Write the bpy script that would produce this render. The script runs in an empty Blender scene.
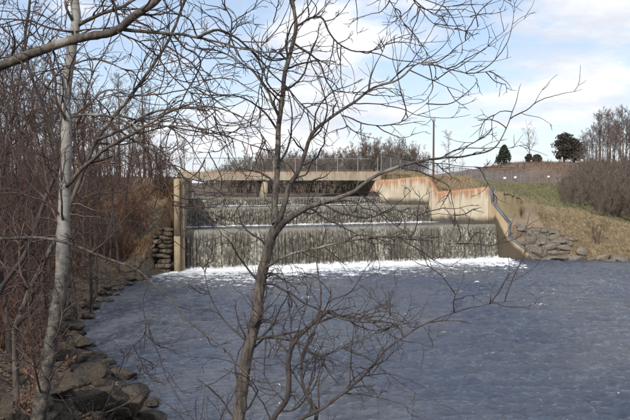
import bpy, math
import numpy as np
R = math.radians
C = bpy.context.scene.collection
scene = bpy.context.scene
rng = np.random.default_rng(7)

# ------------------------------------------------------------ camera, sky, sun
F = 650.0                       # focal length in photograph pixels (630 wide)
PITCH = math.atan(27 / F)
EYE = np.array([0.0, 0.0, 5.0])
cam = bpy.data.cameras.new('camera'); camo = bpy.data.objects.new('camera', cam); C.objects.link(camo)
cam.lens = 36 * F / 630; cam.sensor_width = 36; cam.clip_start = 0.1; cam.clip_end = 4000
camo.location = EYE; camo.rotation_euler = (math.pi / 2 - PITCH, 0, 0)
scene.camera = camo

SUN_AZ, SUN_EL = R(200), R(38)     # compass style: 0 = +Y, clockwise
scene.view_settings.view_transform = 'Standard'; scene.view_settings.look = 'None'
scene.view_settings.exposure = 0.28; scene.view_settings.gamma = 1

def nodes_of(idb):
    idb.use_nodes = True
    nt = idb.node_tree; nt.nodes.clear()
    return nt
class G:
    """tiny helper for node graphs"""
    def __init__(s, nt): s.nt = nt
    def n(s, typ, props=None, **ins):
        x = s.nt.nodes.new(typ)
        for k, v in (props or {}).items(): setattr(x, k, v)
        for k, v in ins.items():
            k = k.replace('_', ' ')
            sock = x.inputs[int(k[1:])] if k[0] == 'i' and k[1:].isdigit() else x.inputs[k]
            if isinstance(v, bpy.types.NodeSocket): s.nt.links.new(v, sock)
            else:
                if isinstance(v, tuple) and len(v) == 3 and sock.type == 'RGBA': v = v + (1,)
                sock.default_value = v
        return x
    def math(s, op, a, b=0.0, clamp=False):
        x = s.n('ShaderNodeMath', {'operation': op, 'use_clamp': clamp}, i0=a, i1=b); return x.outputs[0]
    def mix(s, f, a, b, mode='MIX'):
        x = s.n('ShaderNodeMix', {'data_type': 'RGBA', 'blend_type': mode})
        for i, v in ((0, f), (6, a), (7, b)):
            if isinstance(v, bpy.types.NodeSocket): s.nt.links.new(v, x.inputs[i])
            else: x.inputs[i].default_value = v if i == 0 else (v + (1,) if len(v) == 3 else v)
        return x.outputs[2]
    def ramp(s, f, lo, hi):
        x = s.n('ShaderNodeMapRange', {'interpolation_type': 'SMOOTHSTEP'}, Value=f, From_Min=lo, From_Max=hi)
        return x.outputs[0]
    def noise(s, vec, scale, detail=4.0, rough=0.55, dist=0.0):
        return s.n('ShaderNodeTexNoise', Vector=vec, Scale=scale, Detail=detail, Roughness=rough, Distortion=dist).outputs[0]
    def scl(s, vec, v):
        return s.n('ShaderNodeVectorMath', {'operation': 'MULTIPLY'}, i0=vec, i1=v).outputs[0]

world = bpy.data.worlds.new("World"); scene.world = world
nt = nodes_of(world); g = G(nt)
sky = g.n('ShaderNodeTexSky', {'sky_type': 'NISHITA', 'sun_disc': False, 'sun_elevation': SUN_EL,
          'sun_rotation': SUN_AZ, 'altitude': 100, 'air_density': 1.0, 'dust_density': 0.6, 'ozone_density': 1.5})
tc = g.n('ShaderNodeTexCoord').outputs['Generated']
sep = g.n('ShaderNodeSeparateXYZ', Vector=tc)
zz = g.math('ADD', g.math('MAXIMUM', sep.outputs[2], 0.0), 0.22)
pv = g.n('ShaderNodeCombineXYZ', X=g.math('DIVIDE', sep.outputs[0], zz), Y=g.math('DIVIDE', sep.outputs[1], zz), Z=0.0).outputs[0]
pv = g.n('ShaderNodeVectorMath', {'operation': 'ADD'}, i0=pv, i1=(3.1, 0.6, 0)).outputs[0]
n1 = g.noise(pv, 1.15, 7, 0.55, 0.3)
n2 = g.noise(pv, 3.6, 6, 0.6, 0.2)
cov = g.ramp(g.math('ADD', n1, g.math('MULTIPLY', g.math('SUBTRACT', n2, 0.5), 0.25)), 0.44, 0.58)
shade = g.ramp(g.noise(g.n('ShaderNodeVectorMath', {'operation': 'ADD'}, i0=pv, i1=(0.1, 0.16, 0)).outputs[0], 2.2, 6, 0.6), 0.35, 0.68)
ccol = g.mix(shade, (5.7, 5.9, 6.5), (7.9, 7.95, 8.1))
thin = g.mix(0.42, sky.outputs[0], (5.6, 6.6, 8.2))
low = g.math('SUBTRACT', 1.0, g.ramp(sep.outputs[2], 0.0, 0.22))
thin = g.mix(g.math('MULTIPLY', low, 0.55), thin, (6.4, 6.8, 7.4))
skyc = g.mix(g.math('MULTIPLY', cov, 0.93), thin, ccol)
bg = g.n('ShaderNodeBackground', Color=skyc, Strength=0.115)
wo = g.n('ShaderNodeOutputWorld', Surface=bg.outputs[0])

sl = bpy.data.lights.new('sun', 'SUN'); sl.energy = 3.3; sl.angle = R(0.6); sl.color = (1.0, 0.93, 0.83)
slo = bpy.data.objects.new('sun', sl); C.objects.link(slo)
slo.rotation_euler = (math.pi / 2 - SUN_EL, 0, math.pi - SUN_AZ)   # shines away from the azimuth
slo.location = (-20, -30, 60)

# ------------------------------------------------------------ projection helper (photo pixel + world depth -> place)
def pt(u, v, Y):
    u, v, Y = np.asarray(u, float), np.asarray(v, float), np.asarray(Y, float)
    a, b = (u - 315) / F, (210 - v) / F
    cy = b * math.sin(PITCH) + math.cos(PITCH); cz = b * math.cos(PITCH) - math.sin(PITCH)
    return np.stack([a * Y / cy, Y + 0 * a, EYE[2] + cz / cy * Y], -1)

# ------------------------------------------------------------ materials
MATS = {}
def mat(name, build):
    m = bpy.data.materials.new(name); nt = nodes_of(m); g = G(nt)
    sh = build(g)
    g.n('ShaderNodeOutputMaterial', Surface=sh)
    MATS[name] = m; return m
def bsdf(g, col, rough=0.8, bump=None, bs=0.3, bd=0.02, **kw):
    x = g.n('ShaderNodeBsdfPrincipled', Roughness=rough, **kw)
    if isinstance(col, bpy.types.NodeSocket): g.nt.links.new(col, x.inputs['Base Color'])
    else: x.inputs['Base Color'].default_value = col + (1,)
    if bump is not None:
        b = g.n('ShaderNodeBump', Height=bump, Strength=bs, Distance=bd); g.nt.links.new(b.outputs[0], x.inputs['Normal'])
    return x.outputs[0]
def pos(g): return g.n('ShaderNodeNewGeometry').outputs['Position']
def obj_co(g): return g.n('ShaderNodeTexCoord').outputs['Object']
def objrand(g): return g.n('ShaderNodeObjectInfo').outputs['Random']

def m_ground(g):
    p = pos(g); vc = g.n('ShaderNodeAttribute', {'attribute_name': 'cover'}).outputs['Color']
    a = g.noise(p, 0.6, 6, 0.65); b = g.noise(p, 5.0, 5, 0.7); c = g.noise(p, 28.0, 3, 0.7)
    f = g.math('ADD', g.math('MULTIPLY', a, 0.5), g.math('ADD', g.math('MULTIPLY', b, 0.35), g.math('MULTIPLY', c, 0.5)))
    col = g.mix(g.ramp(f, 0.45, 0.95), g.mix(0.55, vc, (0.03, 0.025, 0.02)), g.mix(0.18, vc, (0.5, 0.42, 0.3)))
    col = g.mix(1.0, vc, col, 'MIX') if False else col
    return bsdf(g, col, 0.95, g.math('ADD', b, c), 0.9, 0.08)
mat('ground', m_ground)

def m_water(g):
    p = pos(g)
    q = g.scl(p, (0.9, 3.4, 1.0))
    n = g.noise(q, 3.6, 4, 0.65, 0.6); n2 = g.noise(q, 9.0, 3, 0.6)
    h = g.math('ADD', n, g.math('MULTIPLY', n2, 0.35))
    foam = g.n('ShaderNodeAttribute', {'attribute_name': 'foam'}).outputs['Fac']
    fn = g.noise(g.scl(p, (1.0, 1.6, 1.0)), 2.6, 6, 0.72, 0.4)
    fs = g.noise(g.scl(p, (1.0, 2.2, 1.0)), 9.0, 3, 0.6)
    fm = g.ramp(g.math('SUBTRACT', g.math('ADD', foam, g.math('ADD', g.math('MULTIPLY', fn, 0.6), g.math('MULTIPLY', fs, 0.4))), 1.0), -0.02, 0.20)  # white mask: foam near the weir, painted ripple glints farther out
    deep = g.mix(g.ramp(g.noise(p, 0.12, 3), 0.35, 0.65), (0.034, 0.045, 0.076), (0.076, 0.082, 0.098))
    b = g.n('ShaderNodeBump', Height=h, Strength=1.0, Distance=0.075)
    w = g.n('ShaderNodeBsdfPrincipled', Base_Color=deep, Roughness=0.06, IOR=1.6, Normal=b.outputs[0])
    f = g.n('ShaderNodeBsdfPrincipled', Base_Color=(0.82, 0.84, 0.86), Roughness=0.6, Normal=b.outputs[0])
    x = g.n('ShaderNodeMixShader', i0=fm, i1=w.outputs[0], i2=f.outputs[0])
    return x.outputs[0]
mat('water', m_water)

def m_fall(g):
    uv = g.n('ShaderNodeAttribute', {'attribute_name': 'flow'}).outputs['Vector']   # x along the crest, y metres fallen, z fraction fallen
    s = g.n('ShaderNodeSeparateXYZ', Vector=uv)
    a = g.noise(g.scl(uv, (8.0, 3.4, 0.0)), 1.0, 5, 0.74, 0.8)
    b = g.noise(g.scl(uv, (24.0, 7.0, 0.0)), 1.0, 4, 0.7, 0.3)
    cc = g.noise(g.scl(uv, (0.8, 0.15, 0.0)), 1.0, 3, 0.6)
    f = g.math('ADD', g.math('MULTIPLY', a, 0.55), g.math('ADD', g.math('MULTIPLY', b, 0.45), g.math('MULTIPLY', g.math('SUBTRACT', cc, 0.5), 0.35)))
    white = g.ramp(f, 0.50, 0.63)
    top = g.math('SUBTRACT', 1.0, g.ramp(s.outputs[2], 0.05, 0.24))
    col = g.mix(white, (0.074, 0.066, 0.050), (0.38, 0.36, 0.30))
    col = g.mix(g.math('MULTIPLY', top, 0.75), col, g.mix(b, (0.12, 0.105, 0.08), (0.28, 0.255, 0.20)))
    botm = g.ramp(g.math('ADD', s.outputs[2], g.math('MULTIPLY', g.math('SUBTRACT', a, 0.5), 0.3)), 0.90, 1.04)
    col = g.mix(botm, col, (0.8, 0.82, 0.84))
    return bsdf(g, col, 0.35, f, 0.8, 0.06)
mat('falling_water', m_fall)

def m_foam(g):
    p = pos(g); n = g.noise(p, 6, 5, 0.7)
    return bsdf(g, g.mix(g.ramp(n, 0.35, 0.6), (0.50, 0.55, 0.60), (0.86, 0.87, 0.88)), 0.7, n, 0.8, 0.05)
mat('foam', m_foam)

def concrete(name, c1, c2, rust=0.0, wet=0.0):
    def f(g):
        p = pos(g)
        a = g.noise(p, 1.1, 6, 0.6); b = g.noise(g.scl(p, (4, 4, 0.5)), 1.0, 5, 0.65); c = g.noise(p, 18, 4, 0.7)
        col = g.mix(g.ramp(g.math('ADD', g.math('MULTIPLY', a, 0.6), g.math('MULTIPLY', b, 0.4)), 0.35, 0.65), c1, c2)
        col = g.mix(g.math('MULTIPLY', g.ramp(c, 0.5, 0.75), 0.35), col, (0.14, 0.12, 0.09))
        if rust:
            bl = g.n('ShaderNodeAttribute', {'attribute_name': 'below'}).outputs['Fac']
            st = g.noise(g.scl(p, (4.5, 4.5, 0.22)), 1.0, 5, 0.72)
            tex = g.math('SUBTRACT', g.math('MULTIPLY', st, rust * 1.75), g.math('MULTIPLY', bl, 0.42))
            col = g.mix(g.math('MULTIPLY', g.ramp(tex, 0.42, 0.62), 0.75), col, (0.33, 0.13, 0.05))
            tp = g.ramp(g.math('SUBTRACT', g.math('MULTIPLY', g.math('SUBTRACT', g.noise(p, 2.6, 5, 0.8), 0.38), 0.75 * rust), bl), 0.0, 0.07)
            col = g.mix(g.math('MULTIPLY', tp, 0.75), col, (0.30, 0.125, 0.06))
            dk = g.ramp(g.noise(g.scl(p, (2.1, 2.1, 0.1)), 1.0, 3, 0.6), 0.55, 0.75)
            col = g.mix(g.math('MULTIPLY', dk, 0.4), col, (0.13, 0.11, 0.08))
        if wet:
            wt = g.n('ShaderNodeAttribute', {'attribute_name': 'above'}).outputs['Fac']
            wn = g.math('SUBTRACT', wt, g.math('MULTIPLY', g.noise(p, 1.5, 4, 0.6), 0.5))
            col = g.mix(g.math('MULTIPLY', g.math('SUBTRACT', 1.0, g.ramp(wn, -0.1, 0.35)), wet), col, (0.035, 0.028, 0.02))
        return bsdf(g, col, 0.85, g.math('ADD', c, b), 0.5, 0.03)
    return mat(name, f)
concrete('wall_concrete', (0.46, 0.39, 0.28), (0.60, 0.53, 0.41), 0.78, 0.9)
concrete('wing_concrete', (0.34, 0.25, 0.15), (0.48, 0.37, 0.24), 0.12, 0.9)
concrete('deck_concrete', (0.30, 0.255, 0.18), (0.43, 0.375, 0.275), 0.60)
concrete('plain_concrete', (0.22, 0.165, 0.10), (0.37, 0.29, 0.18))
concrete('coping', (0.10, 0.11, 0.125), (0.16, 0.17, 0.185))
concrete('weir_concrete', (0.05, 0.05, 0.045), (0.09, 0.09, 0.07))

def bark(name, c1, c2, c3=None, scale=9.0, stretch=0.25):
    def f(g):
        p = obj_co(g)
        a = g.noise(g.scl(p, (1, 1, stretch)), scale * 3, 5, 0.7); b = g.noise(p, scale * 0.35, 4, 0.6)
        col = g.mix(g.ramp(g.math('ADD', g.math('MULTIPLY', a, 0.6), g.math('MULTIPLY', b, 0.4)), 0.38, 0.62), c1, c2)
        if c3: col = g.mix(g.ramp(b, 0.56, 0.66), col, c3)
        col = g.mix(g.ramp(g.noise(g.scl(p, (1, 1, 1.6)), scale * 1.3, 4, 0.7), 0.60, 0.68), col, tuple(x * 0.5 for x in c1))
        return bsdf(g, col, 0.85, a, 1.0, 0.02)
    return mat(name, f)
bark('bark_grey', (0.035, 0.028, 0.026), (0.15, 0.125, 0.10), (0.27, 0.245, 0.205))
bark('bark_dark', (0.022, 0.017, 0.017), (0.078, 0.060, 0.055))
bark('twig', (0.045, 0.027, 0.022), (0.125, 0.078, 0.060))
bark('twig_red', (0.10, 0.045, 0.03), (0.22, 0.10, 0.06))
bark('twig_tan', (0.12, 0.095, 0.075), (0.22, 0.18, 0.14))
bark('twig_far', (0.085, 0.062, 0.055), (0.15, 0.115, 0.10))
bark('brush', (0.115, 0.088, 0.072), (0.20, 0.16, 0.13))
def m_birch(g):
    p = obj_co(g)
    n = g.noise(g.scl(p, (5, 5, 26)), 1.0, 5, 0.7); b = g.noise(p, 2.2, 4, 0.6)
    s = g.n('ShaderNodeSeparateXYZ', Vector=p)
    col = g.mix(g.ramp(b, 0.35, 0.65), (0.17, 0.16, 0.145), (0.29, 0.28, 0.25))
    col = g.mix(g.ramp(n, 0.58, 0.68), col, (0.09, 0.075, 0.07))
    old = g.math('SUBTRACT', g.math('ADD', 1.45, g.math('MULTIPLY', g.noise(p, 5, 5, 0.7), 2.0)), s.outputs[2])
    col = g.mix(g.math('MULTIPLY', g.ramp(old, -0.25, 0.55), 0.9), col, g.mix(g.ramp(g.noise(p, 11, 5, 0.75), 0.42, 0.66), (0.012, 0.009, 0.008), (0.13, 0.11, 0.09)))
    return bsdf(g, col, 0.7, n, 0.5, 0.01)
mat('bark_birch', m_birch)
def m_rock(c1, c2, c3):
    def f(g):
        p = pos(g); r = objrand(g)
        a = g.noise(p, 2.2, 7, 0.68); c = g.noise(p, 14, 5, 0.75); v = g.n('ShaderNodeTexVoronoi', {'feature': 'DISTANCE_TO_EDGE'}, Vector=p, Scale=2.7).outputs[0]
        col = g.mix(g.ramp(a, 0.36, 0.64), c1, c2)
        col = g.mix(g.ramp(c, 0.52, 0.7), col, c3)
        col = g.mix(g.math('MULTIPLY', r, 0.45), col, g.mix(0.5, c1, c2))
        h = g.math('ADD', g.math('ADD', g.math('MULTIPLY', a, 1.5), g.math('MULTIPLY', c, 0.8)), g.math('MULTIPLY', g.ramp(v, 0.0, 0.05), 0.3))
        return bsdf(g, col, 0.9, h, 1.0, 0.09)
    return f
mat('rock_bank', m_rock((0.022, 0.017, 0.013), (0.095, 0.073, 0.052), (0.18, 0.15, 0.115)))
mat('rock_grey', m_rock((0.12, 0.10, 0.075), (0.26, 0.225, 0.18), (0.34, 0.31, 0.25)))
mat('rock_stack', m_rock((0.08, 0.06, 0.045), (0.21, 0.165, 0.115), (0.28, 0.235, 0.175)))
def plain(name, col, rough=0.6, metal=0.0, vary=0.25):
    def f(g):
        p = obj_co(g); n = g.noise(p, 6, 5, 0.65)
        c = g.mix(g.math('MULTIPLY', g.ramp(n, 0.3, 0.7), vary), col, tuple(x * 0.35 for x in col))
        return bsdf(g, c, rough, n, 0.2, 0.01, Metallic=metal)
    return mat(name, f)
plain('galvanised', (0.27, 0.275, 0.285), 0.5, 0.1); plain('sign_white', (0.78, 0.78, 0.76), 0.5, 0, 0.15)
plain('post_wood', (0.13, 0.065, 0.04), 0.85); plain('lamp_cap', (0.52, 0.53, 0.54), 0.5)
plain('window_dark', (0.02, 0.02, 0.025), 0.3)
def leafm(name, c1, c2):
    def f(g):
        r = g.noise(pos(g), 3.0, 3, 0.7)
        return bsdf(g, g.mix(g.ramp(r, 0.35, 0.65), c1, c2), 0.8)
    return mat(name, f)
leafm('leaf_rust', (0.085, 0.038, 0.018), (0.18, 0.085, 0.042)); leafm('leaf_litter', (0.06, 0.04, 0.028), (0.19, 0.115, 0.06))
leafm('needles', (0.014, 0.022, 0.015), (0.04, 0.052, 0.032)); leafm('cedar', (0.028, 0.026, 0.020), (0.07, 0.062, 0.045))
leafm('dry_grass', (0.21, 0.155, 0.09), (0.36, 0.285, 0.175)); leafm('hill_scrub', (0.10, 0.06, 0.04), (0.22, 0.145, 0.095)); leafm('lawn_blades', (0.105, 0.115, 0.045), (0.21, 0.19, 0.09)); leafm('red_grass', (0.14, 0.07, 0.035), (0.26, 0.15, 0.075))

# ------------------------------------------------------------ object helpers
def mk_mesh(name, V, Fc, m, smooth=True, attrs=None):
    V = np.ascontiguousarray(V, np.float32); Fc = np.ascontiguousarray(Fc, np.int32)
    me = bpy.data.meshes.new(name); k = Fc.shape[1]
    me.vertices.add(len(V)); me.vertices.foreach_set('co', V.ravel())
    me.loops.add(Fc.size); me.loops.foreach_set('vertex_index', Fc.ravel())
    me.polygons.add(len(Fc)); me.polygons.foreach_set('loop_start', np.arange(0, Fc.size, k, dtype=np.int32))
    me.polygons.foreach_set('loop_total', np.full(len(Fc), k, np.int32))
    if smooth: me.polygons.foreach_set('use_smooth', np.ones(len(Fc), bool))
    me.update(calc_edges=True)
    for an, (ty, arr) in (attrs or {}).items():
        at = me.attributes.new(an, ty, 'POINT')
        at.data.foreach_set({'FLOAT': 'value', 'FLOAT_VECTOR': 'vector', 'FLOAT_COLOR': 'color'}[ty], np.ascontiguousarray(arr, np.float32).ravel())
    if isinstance(m, str): m = MATS[m]
    me.materials.append(m)
    return me
def place(name, me, parent=None, loc=None, kind=None, label=None, cat=None, group=None):
    o = bpy.data.objects.new(name, me); C.objects.link(o)
    if parent is not None: o.parent = parent
    if loc is not None: o.location = loc
    if kind: o['kind'] = kind
    if label: o['label'] = label
    if cat: o['category'] = cat
    if group: o['group'] = group
    return o
def thing(name, label, cat, loc=(0, 0, 0), rz=0, group=None):
    o = bpy.data.objects.new(name, None); C.objects.link(o); o.empty_display_size = 0.2
    o.location = tuple(float(a) for a in loc); o.rotation_euler = (0, 0, rz); o['label'] = label; o['category'] = cat
    if group: o['group'] = group
    return o
def copy_tree(o, parent=None):
    c = o.copy(); C.objects.link(c)
    if parent is not None: c.parent = parent
    for ch in list(o.children): copy_tree(ch, c)
    return c
def grid_faces(n, m, off=0, flip=False):      # n x m vertices, row major
    i = np.arange(n - 1)[:, None] * m + np.arange(m - 1)[None, :]; i = i.ravel() + off
    f = np.stack([i, i + 1, i + m + 1, i + m], 1)
    return f[:, ::-1] if flip else f
def box(lo, hi):
    x0, y0, z0 = lo; x1, y1, z1 = hi
    V = np.array([(x, y, z) for x in (x0, x1) for y in (y0, y1) for z in (z0, z1)], float)
    Fc = np.array([(0, 1, 3, 2), (4, 6, 7, 5), (0, 4, 5, 1), (2, 3, 7, 6), (0, 2, 6, 4), (1, 5, 7, 3)])
    return V, Fc
def join(parts):
    Vs, Fs, o = [], [], 0
    for V, Fc in parts: Vs.append(V); Fs.append(Fc + o); o += len(V)
    return np.concatenate(Vs), np.concatenate(Fs)
def obox(p0, p1, half_w, z0, z1):             # upright box along a plan line p0 -> p1
    p0, p1 = np.array(p0[:2], float), np.array(p1[:2], float)
    d = (p1 - p0) / np.linalg.norm(p1 - p0); n = np.array([-d[1], d[0]]) * half_w
    V = np.array([[*(p + s * n), z] for p in (p0, p1) for s in (-1, 1) for z in (z0, z1)])
    return V, box((0, 0, 0), (1, 1, 1))[1][:, ::-1]
def tubes(P, Rd, sides=4, caps=False):
    """P (N,K,3) paths, Rd (N,K) radii -> one mesh"""
    N, K, _ = P.shape
    T = np.gradient(P, axis=1); T /= np.linalg.norm(T, axis=2, keepdims=True) + 1e-9
    mean = P[:, -1] - P[:, 0]; ref = np.zeros((N, 3)); ref[np.arange(N), np.argmin(np.abs(mean), 1)] = 1
    U = np.cross(T, ref[:, None, :]); U /= np.linalg.norm(U, axis=2, keepdims=True) + 1e-9
    W = np.cross(T, U)
    a = np.arange(sides) * 2 * np.pi / sides
    V = P[:, :, None, :] + Rd[:, :, None, None] * (np.cos(a)[None, None, :, None] * U[:, :, None, :] + np.sin(a)[None, None, :, None] * W[:, :, None, :])
    V = V.reshape(-1, 3)
    n = np.arange(N)[:, None, None]; k = np.arange(K - 1)[None, :, None]; s = np.arange(sides)[None, None, :]
    b = (n * K + k) * sides; s2 = (s + 1) % sides
    Fc = np.stack([b + s, b + s2, b + sides + s2, b + sides + s], -1).reshape(-1, 4)
    return V, Fc
def noise1(rg, shape, smooth=2):
    return rg.normal(size=shape)
def grow(rg, st, d, L, r0, K=8, wander=0.25, lift=0.0, tip=0.25, zig=0.0):
    """vectorised wandering paths"""
    N = len(st); P = np.zeros((N, K, 3)); P[:, 0] = st; d = d / np.linalg.norm(d, axis=1, keepdims=True)
    drift = rg.normal(size=(N, 3)) * wander * 0.5
    zv = rg.normal(size=(N, 3)) * zig
    step = (L / (K - 1))[:, None]
    for k in range(1, K):
        d = d + rg.normal(size=(N, 3)) * wander * 0.6 + drift * 0.5 + (zv if k % 2 else -zv) + np.array([0, 0, lift])
        d /= np.linalg.norm(d, axis=1, keepdims=True)
        P[:, k] = P[:, k - 1] + d * step
    t = np.linspace(0, 1, K)[None, :]
    Rd = r0[:, None] * (1 - t * (1 - tip))
    return P, Rd
def spawn(rg, P, Rd, per, t0=0.15, t1=0.98, ang=(0.5, 1.2), lf=(0.25, 0.6), rf=0.6, flat=None, L=None, rmin=0.0):
    N, K, _ = P.shape
    if L is None: L = np.linalg.norm(np.diff(P, axis=1), axis=2).sum(1)
    idx = np.repeat(np.arange(N), per); M = len(idx)
    t = rg.uniform(t0, t1, M) * (K - 1); k = np.minimum(t.astype(int), K - 2); f = (t - k)[:, None]
    st = P[idx, k] * (1 - f) + P[idx, k + 1] * f
    T = P[idx, k + 1] - P[idx, k]; T /= np.linalg.norm(T, axis=1, keepdims=True) + 1e-9
    rn = rg.normal(size=(M, 3))
    if flat is not None: rn *= np.array(flat)
    pr = rn - (rn * T).sum(1, keepdims=True) * T; pr /= np.linalg.norm(pr, axis=1, keepdims=True) + 1e-9
    a = rg.uniform(*ang, M)[:, None]
    d = T * np.cos(a) + pr * np.sin(a)
    rem = 1 - 0.55 * (t / (K - 1))
    Ln = L[idx] * rg.uniform(*lf, M) * rem
    r = np.maximum((Rd[idx, k]) * rf * rg.uniform(0.7, 1.0, M), rmin)
    return st, d, Ln, r

# ------------------------------------------------------------ terrain
SHORE_L = np.array([(-8.0, 37.0), (-9.2, 33.5), (-9.3, 28.3), (-8.5, 23.7), (-7.1, 20), (-5.25, 16.9), (-3.4, 13.9), (0, 9), (4, 5.5), (10, 2), (30, -6), (120, -30)], float)
SHORE_R = np.array([(120, 15), (45, 36), (28, 40), (20.5, 41.3), (14.5, 41.6)], float)
WL0, WL1 = np.array([4.4, 49.6]), np.array([14.4, 41.7])          # plan line of the right wall
LW0, LW1 = np.array([-7.65, 36.5]), np.array([-10.3, 53.0])       # plan line of the left wall
def wall_u(u):
    """point of the right wall's plan line seen at photo column u"""
    k = (u - 315) / F; d = WL1 - WL0
    t = (k * WL0[1] * 1.0 - WL0[0]) / (d[0] - k * d[1])
    return WL0 + t * d
def lw_y(Y): t = (Y - LW0[1]) / (LW1[1] - LW0[1]); return LW0 + t * (LW1 - LW0)
WATER_POLY = np.concatenate([SHORE_L, SHORE_R, [WL0 + [0.3, 2.5]], [LW1 + [-.2, -1]], [LW0 + [-.2, 0]]])
def seg_dist(x, y, A, B):
    dx, dy = B[0] - A[0], B[1] - A[1]
    t = np.clip(((x - A[0]) * dx + (y - A[1]) * dy) / (dx * dx + dy * dy), 0, 1)
    return np.hypot(x - A[0] - t * dx, y - A[1] - t * dy), t
def poly_dist(x, y, Pl, closed=True):
    d = np.full(x.shape, 1e9); n = len(Pl)
    for i in range(n if closed else n - 1):
        dd, _ = seg_dist(x, y, Pl[i], Pl[(i + 1) % n]); d = np.minimum(d, dd)
    return d
def inside(x, y, Pl):
    c = np.zeros(x.shape, bool); n = len(Pl)
    for i in range(n):
        x0, y0 = Pl[i]; x1, y1 = Pl[(i + 1) % n]
        c ^= ((y0 > y) != (y1 > y)) & (x < (x1 - x0) * (y - y0) / ((y1 - y0) if y1 != y0 else 1e-9) + x0)
    return c
def sstep(a, b, x): t = np.clip((x - a) / (b - a), 0, 1); return t * t * (3 - 2 * t)
_wr = np.random.default_rng(3); _W = [(_wr.uniform(0, 6.28), _wr.uniform(0, 6.28), l) for l in (9, 6.3, 4.1, 2.7, 1.9, 1.2, .8) for _ in (0, 1, 2)]
def lump(x, y):
    s = 0
    for a, ph, l in _W: s = s + l * np.sin((x * math.cos(a) + y * math.sin(a)) * 6.283 / l + ph)
    return s * 0.016
CREST = np.array([(3.5, 50.6, 5.75), (8, 54.5, 5.5), (12.5, 60, 5.3), (19, 70, 5.05), (26, 80, 5.0), (32, 84, 5.0), (41, 88, 5.0), (60, 96, 5.0), (160, 130, 5.0)])
RIDGE = np.array([(11.0, 45.3, 4.75), (13.6, 45.6, 4.23), (16.8, 47, 3.34), (19.7, 48, 2.86), (23.7, 49, 1.85), (30, 50, 0.9), (60, 54, 0.9), (200, 60, 0.9)])
def H(x, y):
    x, y = np.broadcast_arrays(np.asarray(x, float), np.asarray(y, float))
    ins = inside(x, y, WATER_POLY); d = poly_dist(x, y, WATER_POLY)
    dl = poly_dist(x, y, SHORE_L, False)
    lm = lump(x, y)
    # left bank
    zl = np.where(dl < 6, 0.5 * dl, 3 + 0.07 * (dl - 6)) + lm * np.clip(dl * 0.5, 0, 1)
    zemb = np.clip(5.35 - np.maximum(0, 42.8 - y) * 0.6, 0, 6)
    zemb = np.where((y > 36.8) & (dl < 40), np.maximum(zemb, 1.6), zemb) + lm * 0.15
    zemb = np.where(y > 50, 5.35 - (y - 50) * 0.6, zemb)
    left = np.where(y < 50, np.maximum(zl * (y < 41), zemb), np.maximum(zemb, 2.5))
    # right side
    yr = np.interp(x, RIDGE[:, 0], RIDGE[:, 1]); zr = np.interp(x, RIDGE[:, 0], RIDGE[:, 2])
    ys = np.interp(x, [14.5, 20.5, 28, 45, 120], [41.6, 41.3, 40, 36, 15])
    tt = np.clip((y - ys) / np.maximum(yr - ys, 0.5), 0, 1.0)
    front = zr * (tt ** 0.85) + 0.35 * lm * tt * (1 - tt) * 3
    back = zr - (y - yr) * 0.45
    best = np.full(x.shape, 1e9); zc = np.zeros(x.shape); side = np.zeros(x.shape)
    for i in range(len(CREST) - 1):
        A, B = CREST[i], CREST[i + 1]; dd, t = seg_dist(x, y, A[:2], B[:2])
        s = (B[0] - A[0]) * (y - A[1]) - (B[1] - A[1]) * (x - A[0])
        m = dd < best; best = np.where(m, dd, best); zc = np.where(m, A[2] + t * (B[2] - A[2]), zc); side = np.where(m, s, side)
    dam = np.where(side < 0, zc - 0.30 * np.maximum(0, best - 3.0), np.maximum(zc - 0.35 * np.maximum(0, best - 2.5), 4.3))
    dam = np.maximum(dam, 0.4)
    right = np.where(y < yr, front, np.maximum(np.maximum(back, 0.4), dam))
    right = np.where((y < yr) & (x < 14.5), np.minimum(np.maximum(dam - 0.5, 0), front), right)
    right = np.where((x < 14) & (y > yr), np.maximum(right, 0), right) + 0.12 * lm
    # upstream
    ux = -8.2 - np.maximum(0, y - 52.5) * 0.55
    up = np.where(x > ux, np.minimum(4.0 + (x - ux) * 0.2, 4.12 + 0.02 * np.clip(y - 54, 0, 20)) + 0.06 * lm, 2.6)
    far = sstep(150, 260, y) * 5
    up = np.maximum(up, far)
    hill = 4.6 * sstep(96, 150, y) * sstep(22, 48, x + (150 - y) * 0.1) + 5
    z = np.where((x < -9.0) | (y < 36.4), np.where(y < 36.4, zl, left), right)
    z = np.where((x < -9.0) & (y < 41), left, z)
    beh = (y > 49.6) & (x >= -10.5) & ((x < 3.5) | (side > 0))
    z = np.where(beh, np.maximum(up, np.where(x > 3.5, right, -9)), z)
    z = np.where((y > 53) & (x < -9), np.maximum(left, up), z)
    z = np.where(x > -9, np.where(y > 92, np.maximum(z, np.where((side > 0) & (x > 10), hill + 0.4 * lm, z)), z), z)
    z = np.where(ins, -np.minimum(1.5, 0.5 * d + 0.02), z)
    z = np.where(ins & (y > 37.5) & (x < 13), -1.0, z)
    return z
def hit(u, v, y0=3.0, y1=220.0):
    Y = np.arange(y0, y1, 0.04); P = pt(np.full_like(Y, u), np.full_like(Y, v), Y)
    k = np.argmax(P[:, 2] <= H(P[:, 0], P[:, 1])); return P[k]

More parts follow.
